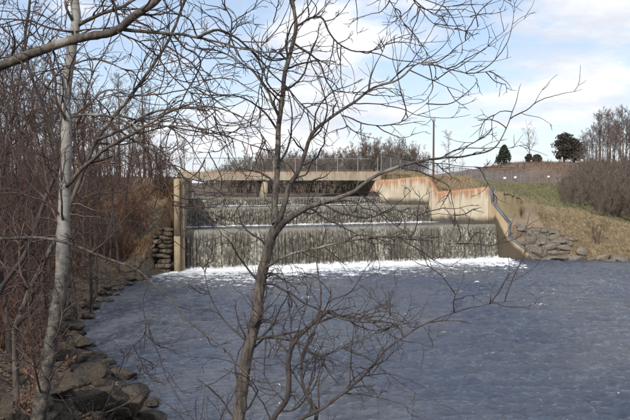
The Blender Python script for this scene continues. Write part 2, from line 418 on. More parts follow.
def axis(segs):
    out = [segs[0][0]]
    for a, b, s in segs:
        n = max(2, int(round((b - a) / s))); out += list(np.linspace(a, b, n + 1)[1:])
    return np.array(out)
gx = axis([(-1500, -300, 150), (-300, -80, 12), (-80, -26, 1.2), (-26, 26, 0.2), (26, 60, 0.9), (60, 160, 5), (160, 400, 20), (400, 1600, 150)])
gy = axis([(-300, -30, 30), (-30, 2, 1.6), (2, 56, 0.18), (56, 100, 0.6), (100, 190, 2.5), (190, 400, 12), (400, 2400, 200)])
GX, GY = np.meshgrid(gx, gy); GZ = H(GX, GY)
fine = rng.normal(size=GZ.shape) * 0.025 * (np.abs(GX) < 26) * (GY < 60) * (GZ > 0.1); GZ = GZ + fine
def cover(x, y, z):
    n = lump(x * 1.7 + 5, y * 1.7) * 2.2
    col = np.zeros(x.shape + (3,)); col[:] = (0.085, 0.056, 0.038)               # leaf litter
    def mixc(m, c):
        nonlocal col
        m = np.clip(m, 0, 1)[..., None]; col = col * (1 - m) + np.array(c) * m
    mixc(sstep(-22, -10, x) * sstep(37.5, 41, y) * (y < 60), (0.20, 0.125, 0.065))
    mixc((x > -9) & (y > 20), (0.22, 0.165, 0.09))
    yr = np.interp(x, RIDGE[:, 0], RIDGE[:, 1])
    mixc(((x > 11) & (y > yr + 1.2) & (y < 100)) * 1.0, (0.13, 0.14, 0.055))     # lawn of the dam
    mixc(((x > 11) & (y > yr + 1.2) & (y < 100)) * sstep(-0.1, 0.4, n), (0.23, 0.18, 0.095))
    mixc(sstep(23.5, 28, x) * (y > 50) * (y < 90), (0.10, 0.07, 0.05))           # floor of the right wood
    front = (x > 11) * (y <= yr + 0.3) * (y > 38)
    mixc(front * sstep(0.1, 0.6, n + 0.3) * 0.9, (0.17, 0.105, 0.06))
    mixc(front * (1 - sstep(15.0, 17.0, x + n * 2)) * sstep(1.4, 2.2, z) * (1 - sstep(3.7, 4.2, z)), (0.38, 0.28, 0.19))  # bare earth
    mixc(front * np.exp(-((x - 15.6) / 0.8) ** 2 - ((z - 3.35) / 0.35) ** 2), (0.08, 0.055, 0.04))
    mixc(front * sstep(yr - 1.6, yr - 0.3, y), (0.38, 0.30, 0.17))
    mixc((y > 92) & (x > 10), (0.20, 0.125, 0.08))
    mixc((x > -12) & (x < 4.5) & (y > 50) & (y < 100), (0.11, 0.08, 0.06))
    mixc((z < 0.25) & (y < 50), (0.05, 0.042, 0.035))
    return np.concatenate([col, np.ones(x.shape + (1,))], -1)
CV = cover(GX, GY, GZ)
me = mk_mesh('ground', np.stack([GX, GY, GZ], -1).reshape(-1, 3), grid_faces(len(gy), len(gx)), 'ground', True, {'cover': ('FLOAT_COLOR', CV.reshape(-1, 4))})
place('ground', me, kind='structure')

# ------------------------------------------------------------ weir lines
W = {1: (lw_y(44.2), wall_u(380), 3.95), 2: (lw_y(41.0), wall_u(429), 3.42), 3: (lw_y(37.8), wall_u(495), 2.24)}

# pool water
wx = axis([(-12, 22, 0.062), (22, 40, 0.5), (40, 120, 4)]); wy = axis([(-32, 8, 2), (8, 13, 0.3), (13, 30, 0.058), (30, 44.5, 0.10)])
X, Y = np.meshgrid(wx, wy); wr = np.random.default_rng(11); Z = np.zeros_like(X)
for i in range(90):
    lam = 0.17 * (1.15 / 0.17) ** (wr.random() ** 1.2); th = R(90) + wr.normal() * 0.28 + 0.12
    k = 2 * np.pi / lam; ph = wr.uniform(0, 6.28); amp = 0.0138 * lam ** 0.74
    arg = k * (X * math.cos(th) + Y * math.sin(th)) + ph + 0.8 * np.sin(X * 0.31 * wr.uniform(.5, 1.5) + Y * 0.23 + ph)
    Z += amp * (np.sin(arg) + 0.3 * np.sin(2 * arg + 0.6))
Z *= 0.75 + 0.35 * np.sin(X * 0.5 + 1.3 * np.sin(Y * 0.21)) * np.sin(Y * 0.33 + 1)
dsh = poly_dist(X, Y, SHORE_L, False); Z *= 0.35 + 0.65 * sstep(0, 5, dsh)
A, B, _ = W[3]; dW, _ = seg_dist(X, Y, A, B)
dw2, _ = seg_dist(X, Y, B, np.array([15.0, 41.0]))
Z += np.exp(-(dW / 1.6) ** 2) * wr.normal(size=Z.shape) * 0.03
foam = 0.74 * np.exp(-(dW / 1.0) ** 1.5) + 0.31 * np.exp(-(dW / 5.5) ** 2) + 0.335 * np.exp(-(dW / 34) ** 2) + Z * 1.6 * sstep(0, 3, dW) + 0.12 * np.exp(-(dw2 / 1.5) ** 2)  # widest falloff and wave-height terms paint glints on the ripples; the rest is foam
foam = foam * (1 - 0.85 * sstep(B[0] + 0.1, B[0] + 1.8, X))
me = mk_mesh('water', np.stack([X, Y, Z], -1).reshape(-1, 3), grid_faces(len(wy), len(wx)), 'water', True, {'foam': ('FLOAT', foam.ravel())})
place('water', me, kind='structure')

def flat_water(name, quad, z, foamlines, n=(160, 40)):
    a, b, c, d = [np.array(q, float) for q in quad]          # a-b downstream edge, d-c upstream edge
    s = np.linspace(0, 1, n[0])[None, :, None]; t = np.linspace(0, 1, n[1])[:, None, None]
    P = (a * (1 - s) + b * s) * (1 - t) + (d * (1 - s) + c * s) * t
    x, y = P[..., 0], P[..., 1]
    zz = z + 0.012 * np.sin(x * 7 + y * 3) * np.sin(y * 5) + 0.008 * np.sin(x * 13.7 - y * 9)
    fm = np.zeros_like(x)
    for (p, q, w, k) in foamlines:
        dd, _ = seg_dist(x, y, p, q); fm = np.maximum(fm, k * np.exp(-(dd / w) ** 2))
    me = mk_mesh(name, np.stack([x, y, zz], -1).reshape(-1, 3), grid_faces(n[1], n[0]), 'water', True, {'foam': ('FLOAT', fm.ravel())})
    return place(name, me, kind='structure')
for k in (3, 2):
    (a, b, z), (d, c, _) = W[k], W[k - 1]
    flat_water('water', (a, b, c, d), z, [(d, c, 1.3, 0.8), (a, b, 0.5, 0.2)])
a, b, z = W[1]
flat_water('lake_water', (a, b, (14, 52.5), (-11, 50.5)), z, [])
flat_water('lake_water', ((-120, 50.501), (14, 52.501), (14, 260), (-160, 260)), z - 0.004, [])

# stepped weir body
wt = thing('stepped_weir', 'dark wet concrete stepped weir with white water pouring over its three drops', 'weir', (2, 43, 0))
loc0 = np.array([2, 43, 0])
for k in (3, 2, 1):
    a, b, z = W[k]; up = W[k - 1][:2] if k > 1 else ((-9.9, 47.5), (4.9, 51.5))
    up = [np.array(p, float) for p in up]
    V = np.array([[*p, zz] for zz in (-1.2, z - 0.06) for p in (a, b, up[1], up[0])]) - loc0
    Fc = np.array([(0, 1, 5, 4), (1, 2, 6, 5), (2, 3, 7, 6), (3, 0, 4, 7), (4, 5, 6, 7), (3, 2, 1, 0)])
    place('weir_step', mk_mesh('weir_step', V, Fc, 'weir_concrete', False), wt)

def waterfall(k, ztop, zbot, out):
    a, b, _ = W[k]; L = np.linalg.norm(b - a); n = int(L / 0.035); m = 34
    d = (b - a) / L; nrm = np.array([d[1], -d[0]])          # towards the camera
    s = np.linspace(0, L, n); t = np.linspace(0, 1, m)
    wr = np.random.default_rng(20 + k)
    rid = sum(wr.normal() * 0.006 * np.sin(s * f + wr.uniform(0, 6)) for f in wr.uniform(2, 60, 60))
    rough = wr.normal(size=(m, n)) * 0.028
    for _ in range(2): rough[1:-1] = (rough[:-2] + rough[1:-1] + rough[2:]) / 3 * 1.25
    lip = 0.03 * np.sin(s * 1.7 + k) * np.sin(s * 0.43)
    off = -0.10 + (out + 0.1) * np.sqrt(t)[:, None] + (rid[None, :] + rough * 1.6) * sstep(0.04, 0.5, t)[:, None] + 0.05
    zc = ztop + 0.02 + lip * 0.3 - (ztop - zbot + 0.1) * (t[:, None] ** 1.35) + 0 * s[None, :]
    P = a[None, None] + d * s[None, :, None] + nrm * off[..., None]
    V = np.concatenate([P, zc[..., None]], -1)
    fl = np.stack([s[None, :] + 0 * t[:, None] + 37 * k, (ztop - zc), t[:, None] + 0 * s[None, :]], -1)
    me = mk_mesh('waterfall', V.reshape(-1, 3), grid_faces(m, n), 'falling_water', True, {'flow': ('FLOAT_VECTOR', fl.reshape(-1, 3))})
    place('waterfall', me, kind='structure')
    # churning foam at the foot: a lumpy low ridge
    n2, m2 = int(L / 0.06), 16
    s2 = np.linspace(0.05, L - 0.05, n2); q = np.linspace(0, 1, m2); sc = {1: 0.32, 2: 0.5, 3: 0.85}[k]
    hgt = np.sin(q * np.pi)[:, None] ** 0.7 * (0.05 + 0.10 * np.abs(wr.normal(size=(m2, n2)))) * sc
    for _ in range(1): hgt[:, 1:-1] = (hgt[:, :-2] + hgt[:, 1:-1] * 2 + hgt[:, 2:]) / 4
    hgt *= (0.7 + 0.5 * np.sin(s2 * 1.1 + k) * np.sin(s2 * 2.7 + 2))[None, :]
    of = out * 0.55 + q[:, None] * sc * (1.0 + 0.35 * np.sin(s2 * 1.9 + k)[None, :]) + wr.normal(size=(m2, n2)) * 0.03
    P = a[None, None] + d * s2[None, :, None] + nrm * of[..., None]
    V = np.concatenate([P, (zbot - 0.03 + hgt)[..., None]], -1)
    place('foam', mk_mesh('foam', V.reshape(-1, 3), grid_faces(m2, n2), 'foam'), kind='stuff')
waterfall(3, W[3][2], 0.0, 0.42); waterfall(2, W[2][2], W[3][2], 0.28); waterfall(1, W[1][2], W[2][2], 0.16)

# ------------------------------------------------------------ walls
def wall_mesh(name, p0, dirv, S, ZT, zb, thick, ns=3, step=0.12, front=-1, m='wall_concrete', origin=(0, 0, 0), above=None):
    """wall along dirv; S,ZT = top profile; thickness goes away from the seen face"""
    dirv = np.array(dirv, float) / np.linalg.norm(dirv); nrm = np.array([-dirv[1], dirv[0]]) * thick * -front
    ss = np.unique(np.concatenate([np.arange(S[0], S[-1], step), S])); zt = np.interp(ss, S, ZT)
    q = np.linspace(0, 1, 30); n, m_ = len(ss), 30
    zz = zb + (zt[None, :] - zb) * q[:, None]
    base = np.array(p0)[None] + ss[:, None] * dirv
    Fp = np.concatenate([np.broadcast_to(base, (m_, n, 2)), zz[..., None]], -1)
    Bp = Fp.copy(); Bp[..., :2] += nrm
    V = np.concatenate([Fp.reshape(-1, 3), Bp.reshape(-1, 3)]); o = n * m_
    f = [grid_faces(m_, n), grid_faces(m_, n, o, True)]
    top = (m_ - 1) * n + np.arange(n - 1); f.append(np.stack([top, top + 1, top + 1 + o, top + o], 1))
    e = np.arange(m_ - 1) * n; f.append(np.stack([e, e + n, e + n + o, e + o], 1))
    e = e + n - 1; f.append(np.stack([e, e + o, e + n + o, e + n], 1))
    below = np.concatenate([(zt[None, :] - zz).ravel()] * 2)
    ab = np.full_like(zz, 5.0) if above is None else zz - above(ss)[None, :]
    at = {'below': ('FLOAT', below), 'above': ('FLOAT', np.concatenate([ab.ravel()] * 2))}
    return mk_mesh(name, V - np.array(origin), np.concatenate(f), m, False, at)
prof = [(367, 196), (375, 181), (381, 179.5), (395, 179), (416, 176.5), (426, 177), (431, 182), (437, 191.5), (450, 190.5), (475, 188), (488.5, 186.5), (489.5, 187.3), (491.5, 202), (508, 222.5), (509, 237), (540, 262)]
wd = (WL1 - WL0) / np.linalg.norm(WL1 - WL0); S, ZT = [], []
for u, v in prof:
    p = wall_u(u); S.append((p - WL0) @ wd); ZT.append(pt(u, v, p[1])[2])
S = np.array(S); ZT = np.array(ZT); ZT[-1] = 0.05
def tread(ss):
    s1, s2, s3 = [(W[k][1] - WL0) @ wd for k in (1, 2, 3)]
    return np.where(ss < s1, 3.95, np.where(ss < s2, 3.42, np.where(ss < s3, 2.24, np.interp(ss, [s3, s3 + 0.9, s3 + 2.2], [2.5, 0.9, -0.1]))))
org = (*WL0, 0)
rw = thing('abutment_wall', 'pale rust streaked concrete wall stepping down to the pool right of the falls', 'wall', org)
i0 = 9 + 1 - 0  # split at the corner above the lowest drop
cuts = [S[0], (S[3] + S[4]) / 2, S[6], (S[8] + S[9]) / 2 - 0.2, S[10]]
for c0, c1 in zip(cuts[:-1], cuts[1:]):
    inn = (S > c0) & (S < c1 - 0.02); ss_ = np.concatenate([[c0], S[inn], [c1 - 0.02]])
    place('wall_panel', wall_mesh('wall_panel', WL0, wd, ss_, np.interp(ss_, S, ZT), -0.6, 0.45, origin=org, above=tread), rw)
place('wing_panel', wall_mesh('wing_panel', WL0, wd, S[10:], ZT[10:], -0.8, 0.40, origin=org, above=tread, m='wing_concrete'), rw, label='tan lower panel sloping down into the pool')
# coping strip along the falling edge of the wing panel
nrm2 = np.array([wd[1], -wd[0]])
cop = []
for (s0, z0), (s1, z1) in zip(zip(S[10:-1], ZT[10:-1]), zip(S[11:], ZT[11:])):
    V = []
    for s, z in ((s0, z0), (s1, z1)):
        for o_, dz in ((-0.02, 0.012), (0.41, 0.012), (0.41, -0.05), (-0.02, -0.05)):
            p = WL0 + wd * (s + 0.055 * (dz > 0)) - nrm2 * -1 * 0 + np.array([-wd[1], wd[0]]) * o_
            V.append([*p, z + dz])
    Fc = np.array([(0, 1, 5, 4), (1, 2, 6, 5), (2, 3, 7, 6), (3, 0, 4, 7), (0, 3, 2, 1), (4, 5, 6, 7)])
    me = mk_mesh('coping', np.array(V) - np.array(org), Fc, 'coping', False)
    place('coping', me, rw)

lwd = (LW1 - LW0) / np.linalg.norm(LW1 - LW0); org = (*LW0, 0)
lw = thing('abutment_wall', 'narrow tan concrete end wall left of the falls beside the bank', 'wall', org)
Ls = np.array([0, 0.7, 0.75, 8.0, 16]); Lz = np.array([5.22, 5.26, 5.26, 5.3, 5.3])
place('wall_panel', wall_mesh('wall_panel', LW0 + lwd * 0.35, lwd, Ls, Lz - 0.05, -0.8, -0.28, origin=org, m='plain_concrete'), lw)
V, Fc = obox(LW0 + np.array([-0.02, 0]), LW0 + lwd * 0.35 + np.array([-0.02, 0]), 0.17, -0.8, 2.0); V[:, 0] -= 0.10
place('end_post', mk_mesh('end_post', V - np.array(org), Fc, 'plain_concrete', False), lw)
V, Fc = obox(LW0 + np.array([-0.02, 0]), LW0 + lwd * 0.35 + np.array([-0.02, 0]), 0.155, 2.02, 5.26); V[:, 0] -= 0.10
place('end_post', mk_mesh('end_post', V - np.array(org), Fc, 'plain_concrete', False), lw)

# ------------------------------------------------------------ footbridge
a, b, _ = W[1]; bd = (b - a) / np.linalg.norm(b - a); bn = np.array([-bd[1], bd[0]])
B0 = a + bn * 0.6 - bd * 0.1; B1 = b + bn * 0.6 + bd * 0.35; org = (*B0, 5.2)
br = thing('footbridge', 'flat concrete footbridge with rust stained edge crossing above the falls', 'bridge', org)
_LB = np.linalg.norm(B1 - B0)
pu = 265.5; k = (pu - 315) / F; t = (k * B0[1] - B0[0]) / (bd[0] - k * bd[1]); pc = B0 + bd * t
_tp = float((pc - B0) @ bd)
for c0, c1 in ((0, _tp - 0.01), (_tp + 0.01, _LB)):
    place('deck_slab', wall_mesh('deck_slab', B0, bd, np.array([c0, c1]), 5.78 + 0.12 * np.array([c0, c1]) / _LB, 5.2, 1.9, origin=org, m='deck_concrete'), br)
V, Fc = obox(pc + bn * 0.08 - bd * 0 , pc + bn * 1.8, 0.19, 3.5, 5.197)
place('pier', mk_mesh('pier', V - np.array(org), Fc, 'deck_concrete', False, {'below': ('FLOAT', np.full(8, 3.0))}), br)
V, Fc = obox(a + bn * 0.55, b + bn * 0.55, 0.04, 3.5, 3.985)
place('crest_rail', mk_mesh('crest_rail', V - np.array(org), Fc, 'coping', False), br)

def fence_run(root, org, pts, h, spacing, wire_step, wire_r=0.0045):
    pts = np.array(pts, float); seg = np.linalg.norm(np.diff(pts[:, :2], axis=0), axis=1); cum = np.concatenate([[0], np.cumsum(seg)])
    at = lambda s: np.stack([np.interp(s, cum, pts[:, i]) for i in range(3)], -1)
    n = int(cum[-1] / spacing) + 1; ss = np.linspace(0, cum[-1], n)
    th = np.linspace(0, 2 * np.pi, 7)[:-1]
    pm = None
    for p in at(ss):
        if pm is None:
            V, Fc = tubes(np.array([[(0, 0, -0.2), (0, 0, h * .5), (0, 0, h + 0.05)]]), np.array([[0.035] * 3]), 6)
            pm = mk_mesh('post', V, Fc, 'galvanised')
        place('post', pm, root, loc=p - org)
    sr = np.arange(0, cum[-1] + .01, spacing)
    for z, r in ((h, 0.022), (0.08, 0.012)):
        P = at(sr) + [0, 0, z]; V, Fc = tubes((P - org)[None], np.full((1, len(P)), r), 5)
        place('rail', mk_mesh('rail', V, Fc, 'galvanised'), root)
    s0 = np.arange(0, cum[-1], wire_step); mesh = []
    for sg in (1, -1):
        a_ = at(np.clip(s0, 0, cum[-1])) + [0, 0, 0.08]; b_ = at(np.clip(s0 + sg * h * 0.8, 0, cum[-1])) + [0, 0, h]
        mesh.append(tubes(np.stack([a_, b_], 1) - org, np.full((len(a_), 2), wire_r), 3))
    V, Fc = join(mesh)
    place('wire_mesh', mk_mesh('wire_mesh', V, Fc, 'galvanised'), root, kind='stuff')
e0, e1 = B0 + bn * 0.15, B1 + bn * 0.15 - bd * 0.2
bf = thing('chain_link_fence', 'thin wire mesh railing along the top of the footbridge', 'fence', (*e0, 5.78))
fence_run(bf, np.array([*e0, 5.78]), [(*e0, 5.78), (*e1, 5.90)], 0.95, 1.6, 0.18, 0.003)
fp = [(e1[0] + 0.3, e1[1] + 0.3, 5.85)] + [(x, y, float(H(np.array(x), np.array(y)))) for x, y, _ in CREST[1:7]]
df = thing('chain_link_fence', 'grey mesh fence running along the grassy dam crest', 'fence', fp[0])
fence_run(df, np.array(fp[0]), fp, 1.2, 1.6, 0.20, 0.009)
# small white notices on the fence
for (u, v, lab) in ((503.8, 178.3, 'small square white notice hanging on dam fence, leftmost of three'), (514.3, 177.6, 'small white notice on dam fence, middle one of three'), (547.6, 176.9, 'small white notice on dam fence, rightmost of three')):
    best = None
    for i in range(len(fp) - 1):
        A_, B_ = np.array(fp[i]), np.array(fp[i + 1]); k = (u - 315) / F
        t = (k * A_[1] - A_[0]) / ((B_ - A_)[0] - k * (B_ - A_)[1])
        if 0 <= t <= 1: best = A_ + t * (B_ - A_); dd = B_ - A_
    z = pt(u, v, best[1])[2]; ang = math.atan2(dd[1], dd[0])
    o = thing('notice', lab, 'sign', (best[0] + 0.05, best[1] - 0.12, z), 0.0)
    V, Fc = box((-0.16, -0.012, -0.14), (0.16, 0.0, 0.14)); place('panel', mk_mesh('panel', V, Fc, 'sign_white', False), o)
    V, Fc = join([box((-0.18, 0.001, s * 0.12 - 0.015), (0.18, 0.07, s * 0.12 + 0.015)) for s in (-1, 1)]); place('bracket', mk_mesh('bracket', V, Fc, 'galvanised', False), o)

# lamp post / pole behind the right wall
p = wall_u(432) + np.array([0.25, 0.9]); pz = 3.8; top = pt(432, 121, p[1])[2]
lp = thing('lamp_post', 'tall thin brown pole with a pale cap standing behind the rusty wall', 'pole', (p[0], p[1], pz))
V, Fc = tubes(np.array([[(0, 0, z) for z in np.linspace(0, top - pz, 12)]]), np.linspace(0.085, 0.06, 12)[None], 10)
place('shaft', mk_mesh('shaft', V, Fc, 'post_wood'), lp)
V, Fc = tubes(np.array([[(0, 0, top - pz - 0.02), (0, 0, top - pz + 0.02), (0, 0, top - pz + 0.22), (0, 0, top - pz + 0.30), (0, 0, top - pz + 0.32)]]), np.array([[0.06, 0.11, 0.12, 0.10, 0.002]]), 12)
place('lamp_head', mk_mesh('lamp_head', V, Fc, 'lamp_cap'), lp)

# ------------------------------------------------------------ rocks
import bmesh
def rock_mesh(seed, subd=3, amp=0.34, flat=0.72):
    bm = bmesh.new(); bmesh.ops.create_icosphere(bm, subdivisions=subd, radius=0.5)
    rg = np.random.default_rng(seed); V = np.array([v.co[:] for v in bm.verts]); Fc = np.array([[v.index for v in f.verts] for f in bm.faces]); bm.free()
    # chop with random planes for facets
    for _ in range(22):
        n = rg.normal(size=3); n /= np.linalg.norm(n); h = rg.uniform(0.22, 0.42); d = V @ n - h
        V = V - np.clip(d, 0, None)[:, None] * n * 0.92
    for f, a_ in ((4, 0.035), (9, 0.02), (19, 0.012), (40, 0.007)):
        for _ in range(3):
            k = rg.normal(size=3) * f; V = V * (1 + a_ * np.sin(V @ k + rg.uniform(0, 6)))[:, None]
    V += rg.normal(size=V.shape) * 0.004
    V /= np.abs(V).max(0) * 2
    return V, Fc
ROCKS = {}
def rock_me(m, i, subd=3):
    if (m, i, subd) not in ROCKS: V, Fc = rock_mesh(100 + i, subd); ROCKS[m, i, subd] = mk_mesh('rock', V, Fc, m, m != 'rock_grey')
    return ROCKS[m, i, subd]
def put_rock(u, v, w, h, m, label, group=None, i=0, sink=0.25, depth=1.0, cat='rock', subd=3):
    """w,h = size seen in photo pixels; rests on the ground seen at its foot"""
    P = hit(u, v + h * 0.35); s = P[1] / F
    o = place('rock', rock_me(m, i % 9, subd), label=label, cat=cat, group=group)
    sz = h * s * 1.1
    o.scale = (w * s * 1.12, w * s * depth, sz); o.location = (P[0] + (0.25 if u < 535 and u > 500 else 0), P[1] + w * s * 0.25, P[2] + sz * (0.5 - sink))
    o.rotation_euler = (0.12 * math.sin(i * 3.1), 0.12 * math.sin(i * 5.7), i * 1.3 % 0.9 - 0.45)
    return o
# riprap beside the wing wall (photo u, v, w, h)
RIP = [(515, 226, 7, 6), (511, 232, 9, 6), (519, 230, 10, 6), (527, 233, 11, 6), (536, 235, 11, 5), (545, 231, 14, 5), (553, 233, 10, 4), (516, 237, 16, 6), (532, 240, 8, 8), (538, 237, 10, 6),
       (524, 243, 18, 10), (541, 243, 17, 8), (554, 239, 14, 6), (560, 243, 18, 5), (550, 248, 20, 7), (531, 250, 16, 8), (526, 255, 10, 7), (541, 254, 14, 9), (556, 254, 18, 6), (574, 240, 11, 4),
       (582, 254, 10, 9), (575, 259, 22, 5), (560, 260, 22, 5), (548, 260, 12, 5), (536, 259, 8, 5), (604, 259, 13, 6), (622, 261, 16, 8), (592, 260, 9, 4), (612, 262, 10, 4), (565, 249, 16, 5), (545, 240, 12, 5)]
named = {10: 'large rounded tan boulder in the middle of the riprap beside the wing wall', 11: 'pale grey flat topped boulder right of the large tan boulder', 20: 'white faced rock alone in the grass right of the riprap', 26: 'grey boulder on the waterline at the right edge', 0: 'dark pointed rock at the top left of the riprap'}
for i, (u, v, w, h) in enumerate(RIP):
    w, h = w * 1.12, h * 1.3
    put_rock(u, v, w, h, 'rock_grey', named.get(i, 'grey brown rock in the riprap on the right bank'), None if i in named else 'riprap rocks on the right bank', i=i, sink=0.12, depth=0.8, subd=3)
rf = np.random.default_rng(55)
for i in range(46):
    v = rf.uniform(229, 262); u = rf.uniform(512 + max(0, v - 240) * 1.1, 566 + (v - 229) * 0.35)
    put_rock(u, v, rf.uniform(4, 8), rf.uniform(3, 5), 'rock_grey', 'small stone wedged between the riprap rocks', 'small stones between the riprap rocks', i=i + 3, sink=0.05, depth=0.9, subd=2)
# boulders of the near left bank
LB = [(30, 384, 92, 24, 'broad flat grey brown slab of rock behind the birch foot'), (84, 402, 66, 30, 'pale weathered boulder right of the birch foot'), (118, 400, 66, 38, 'brown boulder at the water edge, lowest in the photo'),
      (12, 404, 62, 38, 'dark rounded rock in the bottom left corner'), (84, 372, 52, 18, 'low flat brown rock between birch and water'), (118, 374, 34, 15, 'wet brown rock just above the waterline beside the pale boulder'),
      (66, 356, 44, 17, 'dark rock close behind the birch trunk'), (93, 356, 26, 11, 'small wet rock jutting into the water'), (146, 416, 40, 20, 'wet stone at the bottom edge beside the water'),
      (70, 340, 34, 13, 'brown rock on the shore above the dark rock'), (20, 350, 52, 16, 'leaf strewn dark rock left of the birch'), (30, 420, 60, 26, 'rough dark rock below the birch in the bottom corner')]
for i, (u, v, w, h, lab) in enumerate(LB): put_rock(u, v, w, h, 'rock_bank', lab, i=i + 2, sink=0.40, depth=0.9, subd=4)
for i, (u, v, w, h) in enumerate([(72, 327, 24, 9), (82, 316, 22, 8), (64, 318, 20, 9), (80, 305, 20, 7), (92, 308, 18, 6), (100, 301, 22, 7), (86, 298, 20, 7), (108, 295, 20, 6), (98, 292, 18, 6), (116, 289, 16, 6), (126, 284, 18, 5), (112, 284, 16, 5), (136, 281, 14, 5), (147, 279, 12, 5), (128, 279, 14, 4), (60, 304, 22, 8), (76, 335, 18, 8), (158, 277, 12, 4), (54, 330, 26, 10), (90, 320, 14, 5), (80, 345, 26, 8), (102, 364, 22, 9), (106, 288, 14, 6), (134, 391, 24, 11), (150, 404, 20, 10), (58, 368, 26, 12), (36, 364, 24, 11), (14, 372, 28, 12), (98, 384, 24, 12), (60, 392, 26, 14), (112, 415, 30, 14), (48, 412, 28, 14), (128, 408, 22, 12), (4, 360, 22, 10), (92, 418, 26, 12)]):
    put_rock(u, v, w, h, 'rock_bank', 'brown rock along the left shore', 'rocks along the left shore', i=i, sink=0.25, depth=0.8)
# stacked stones against the left end wall
st = thing('stacked_stones', 'stack of long flat tan stones against the left end wall', 'stone stack', (-8.6, 36.3, 0))
sr = np.random.default_rng(5); z = -0.1
for c_ in range(10):
    hh = sr.uniform(0.24, 0.32) * (1.15 - 0.03 * c_); wleft = 1.55 - 0.10 * c_
    x = 0.55; 
    for q in range(2):
        wd_ = wleft * ((0.95, 0.35) if c_ % 2 else (0.7, 0.6))[q] * sr.uniform(0.9, 1.1)
        V, Fc = rock_mesh(300 + c_ * 2 + q, 2)
        V = np.sign(V) * (np.abs(V) * 2) ** 0.75 / 2
        V = V * [wd_ * 1.04, 0.9, hh * 1.02] + [x - wd_ / 2, 0.0 + 0.08 * c_ + 0.1 * sr.random(), z + hh / 2]
        place('stone', mk_mesh('stone', V, Fc, 'rock_stack'), st); x -= wd_
    z += hh * 0.86

# ------------------------------------------------------------ tree building
def strip_join(lst): return join(lst)
def spline(P, n):
    P = np.array(P, float); d = np.concatenate([[0], np.cumsum(np.linalg.norm(np.diff(P, axis=0), axis=1))])
    t = np.linspace(0, d[-1], n); out = np.zeros((n, P.shape[1]))
    m = np.zeros_like(P); m[1:-1] = (P[2:] - P[:-2]) / (d[2:] - d[:-2])[:, None]; m[0] = (P[1] - P[0]) / (d[1] - d[0]); m[-1] = (P[-1] - P[-2]) / (d[-1] - d[-2])
    k = np.clip(np.searchsorted(d, t, side='right') - 1, 0, len(P) - 2); h = (d[k + 1] - d[k]); s = ((t - d[k]) / h)[:, None]; h = h[:, None]
    return (2*s**3-3*s**2+1)*P[k] + (s**3-2*s**2+s)*h*m[k] + (-2*s**3+3*s**2)*P[k+1] + (s**3-s**2)*h*m[k+1]
RS = 0.66
def limb(rg, pts, r0, r1, Y0, Y1, sides=8, knob=0.12, jit=0.5):
    pts = np.array(pts, float); L = np.linalg.norm(np.diff(pts, axis=0), axis=1).sum()
    n = int(max(6, L / 5)); q = spline(pts, n); t = np.linspace(0, 1, n)
    jj = rg.normal(size=(n, 2)) * jit; jj[0] = 0; jj[1:-1] = (jj[:-2] + jj[1:-1] * 2 + jj[2:]) / 3
    q = q + jj; Y = Y0 + (Y1 - Y0) * t + 0.02 * Y0 * np.sin(t * 5 + rg.uniform(0, 6)) * 0.5 * (t > 0)
    P = pt(q[:, 0], q[:, 1], Y); rp = (r0 + (r1 - r0) * t ** 0.8) * RS * (1.0 if r1 > 1.2 else 1 - 0.35 * t)
    kn = 1 + (knob + 0.12) * rg.random(n) * (rg.random(n) < 0.25)
    Rr = rp * Y / F * kn; Rr[-1] *= 0.15
    return P, Rr, sides
def attach(P, lst):
    """shift the start of a limb onto the nearest limb already built, so that it grows out of it"""
    Q = np.concatenate([a for a, b in lst]); R_ = np.concatenate([b for a, b in lst])
    pr = lambda A: (A - EYE)[:, [0, 2]] / A[:, 1:2] * F
    best = None
    for e in (0,):
        dd = np.linalg.norm(pr(Q) - pr(P[e:e + 1]), axis=1); k = np.argmin(dd)
        if dd[k] < 16:
            off = Q[k] - P[e]; n = len(P); w = np.clip(1 - np.linspace(0, 1, n) / 0.45, 0, 1)[:, None] ** 1.5
            off_depth = off.copy(); P = P + off_depth * w
    return P
def resample(P, Rd, K):
    d = np.concatenate([[0], np.cumsum(np.linalg.norm(np.diff(P, axis=0), axis=1))]); t = np.linspace(0, d[-1], K)
    return np.stack([np.interp(t, d, P[:, i]) for i in range(3)], -1), np.interp(t, d, Rd), d[-1]
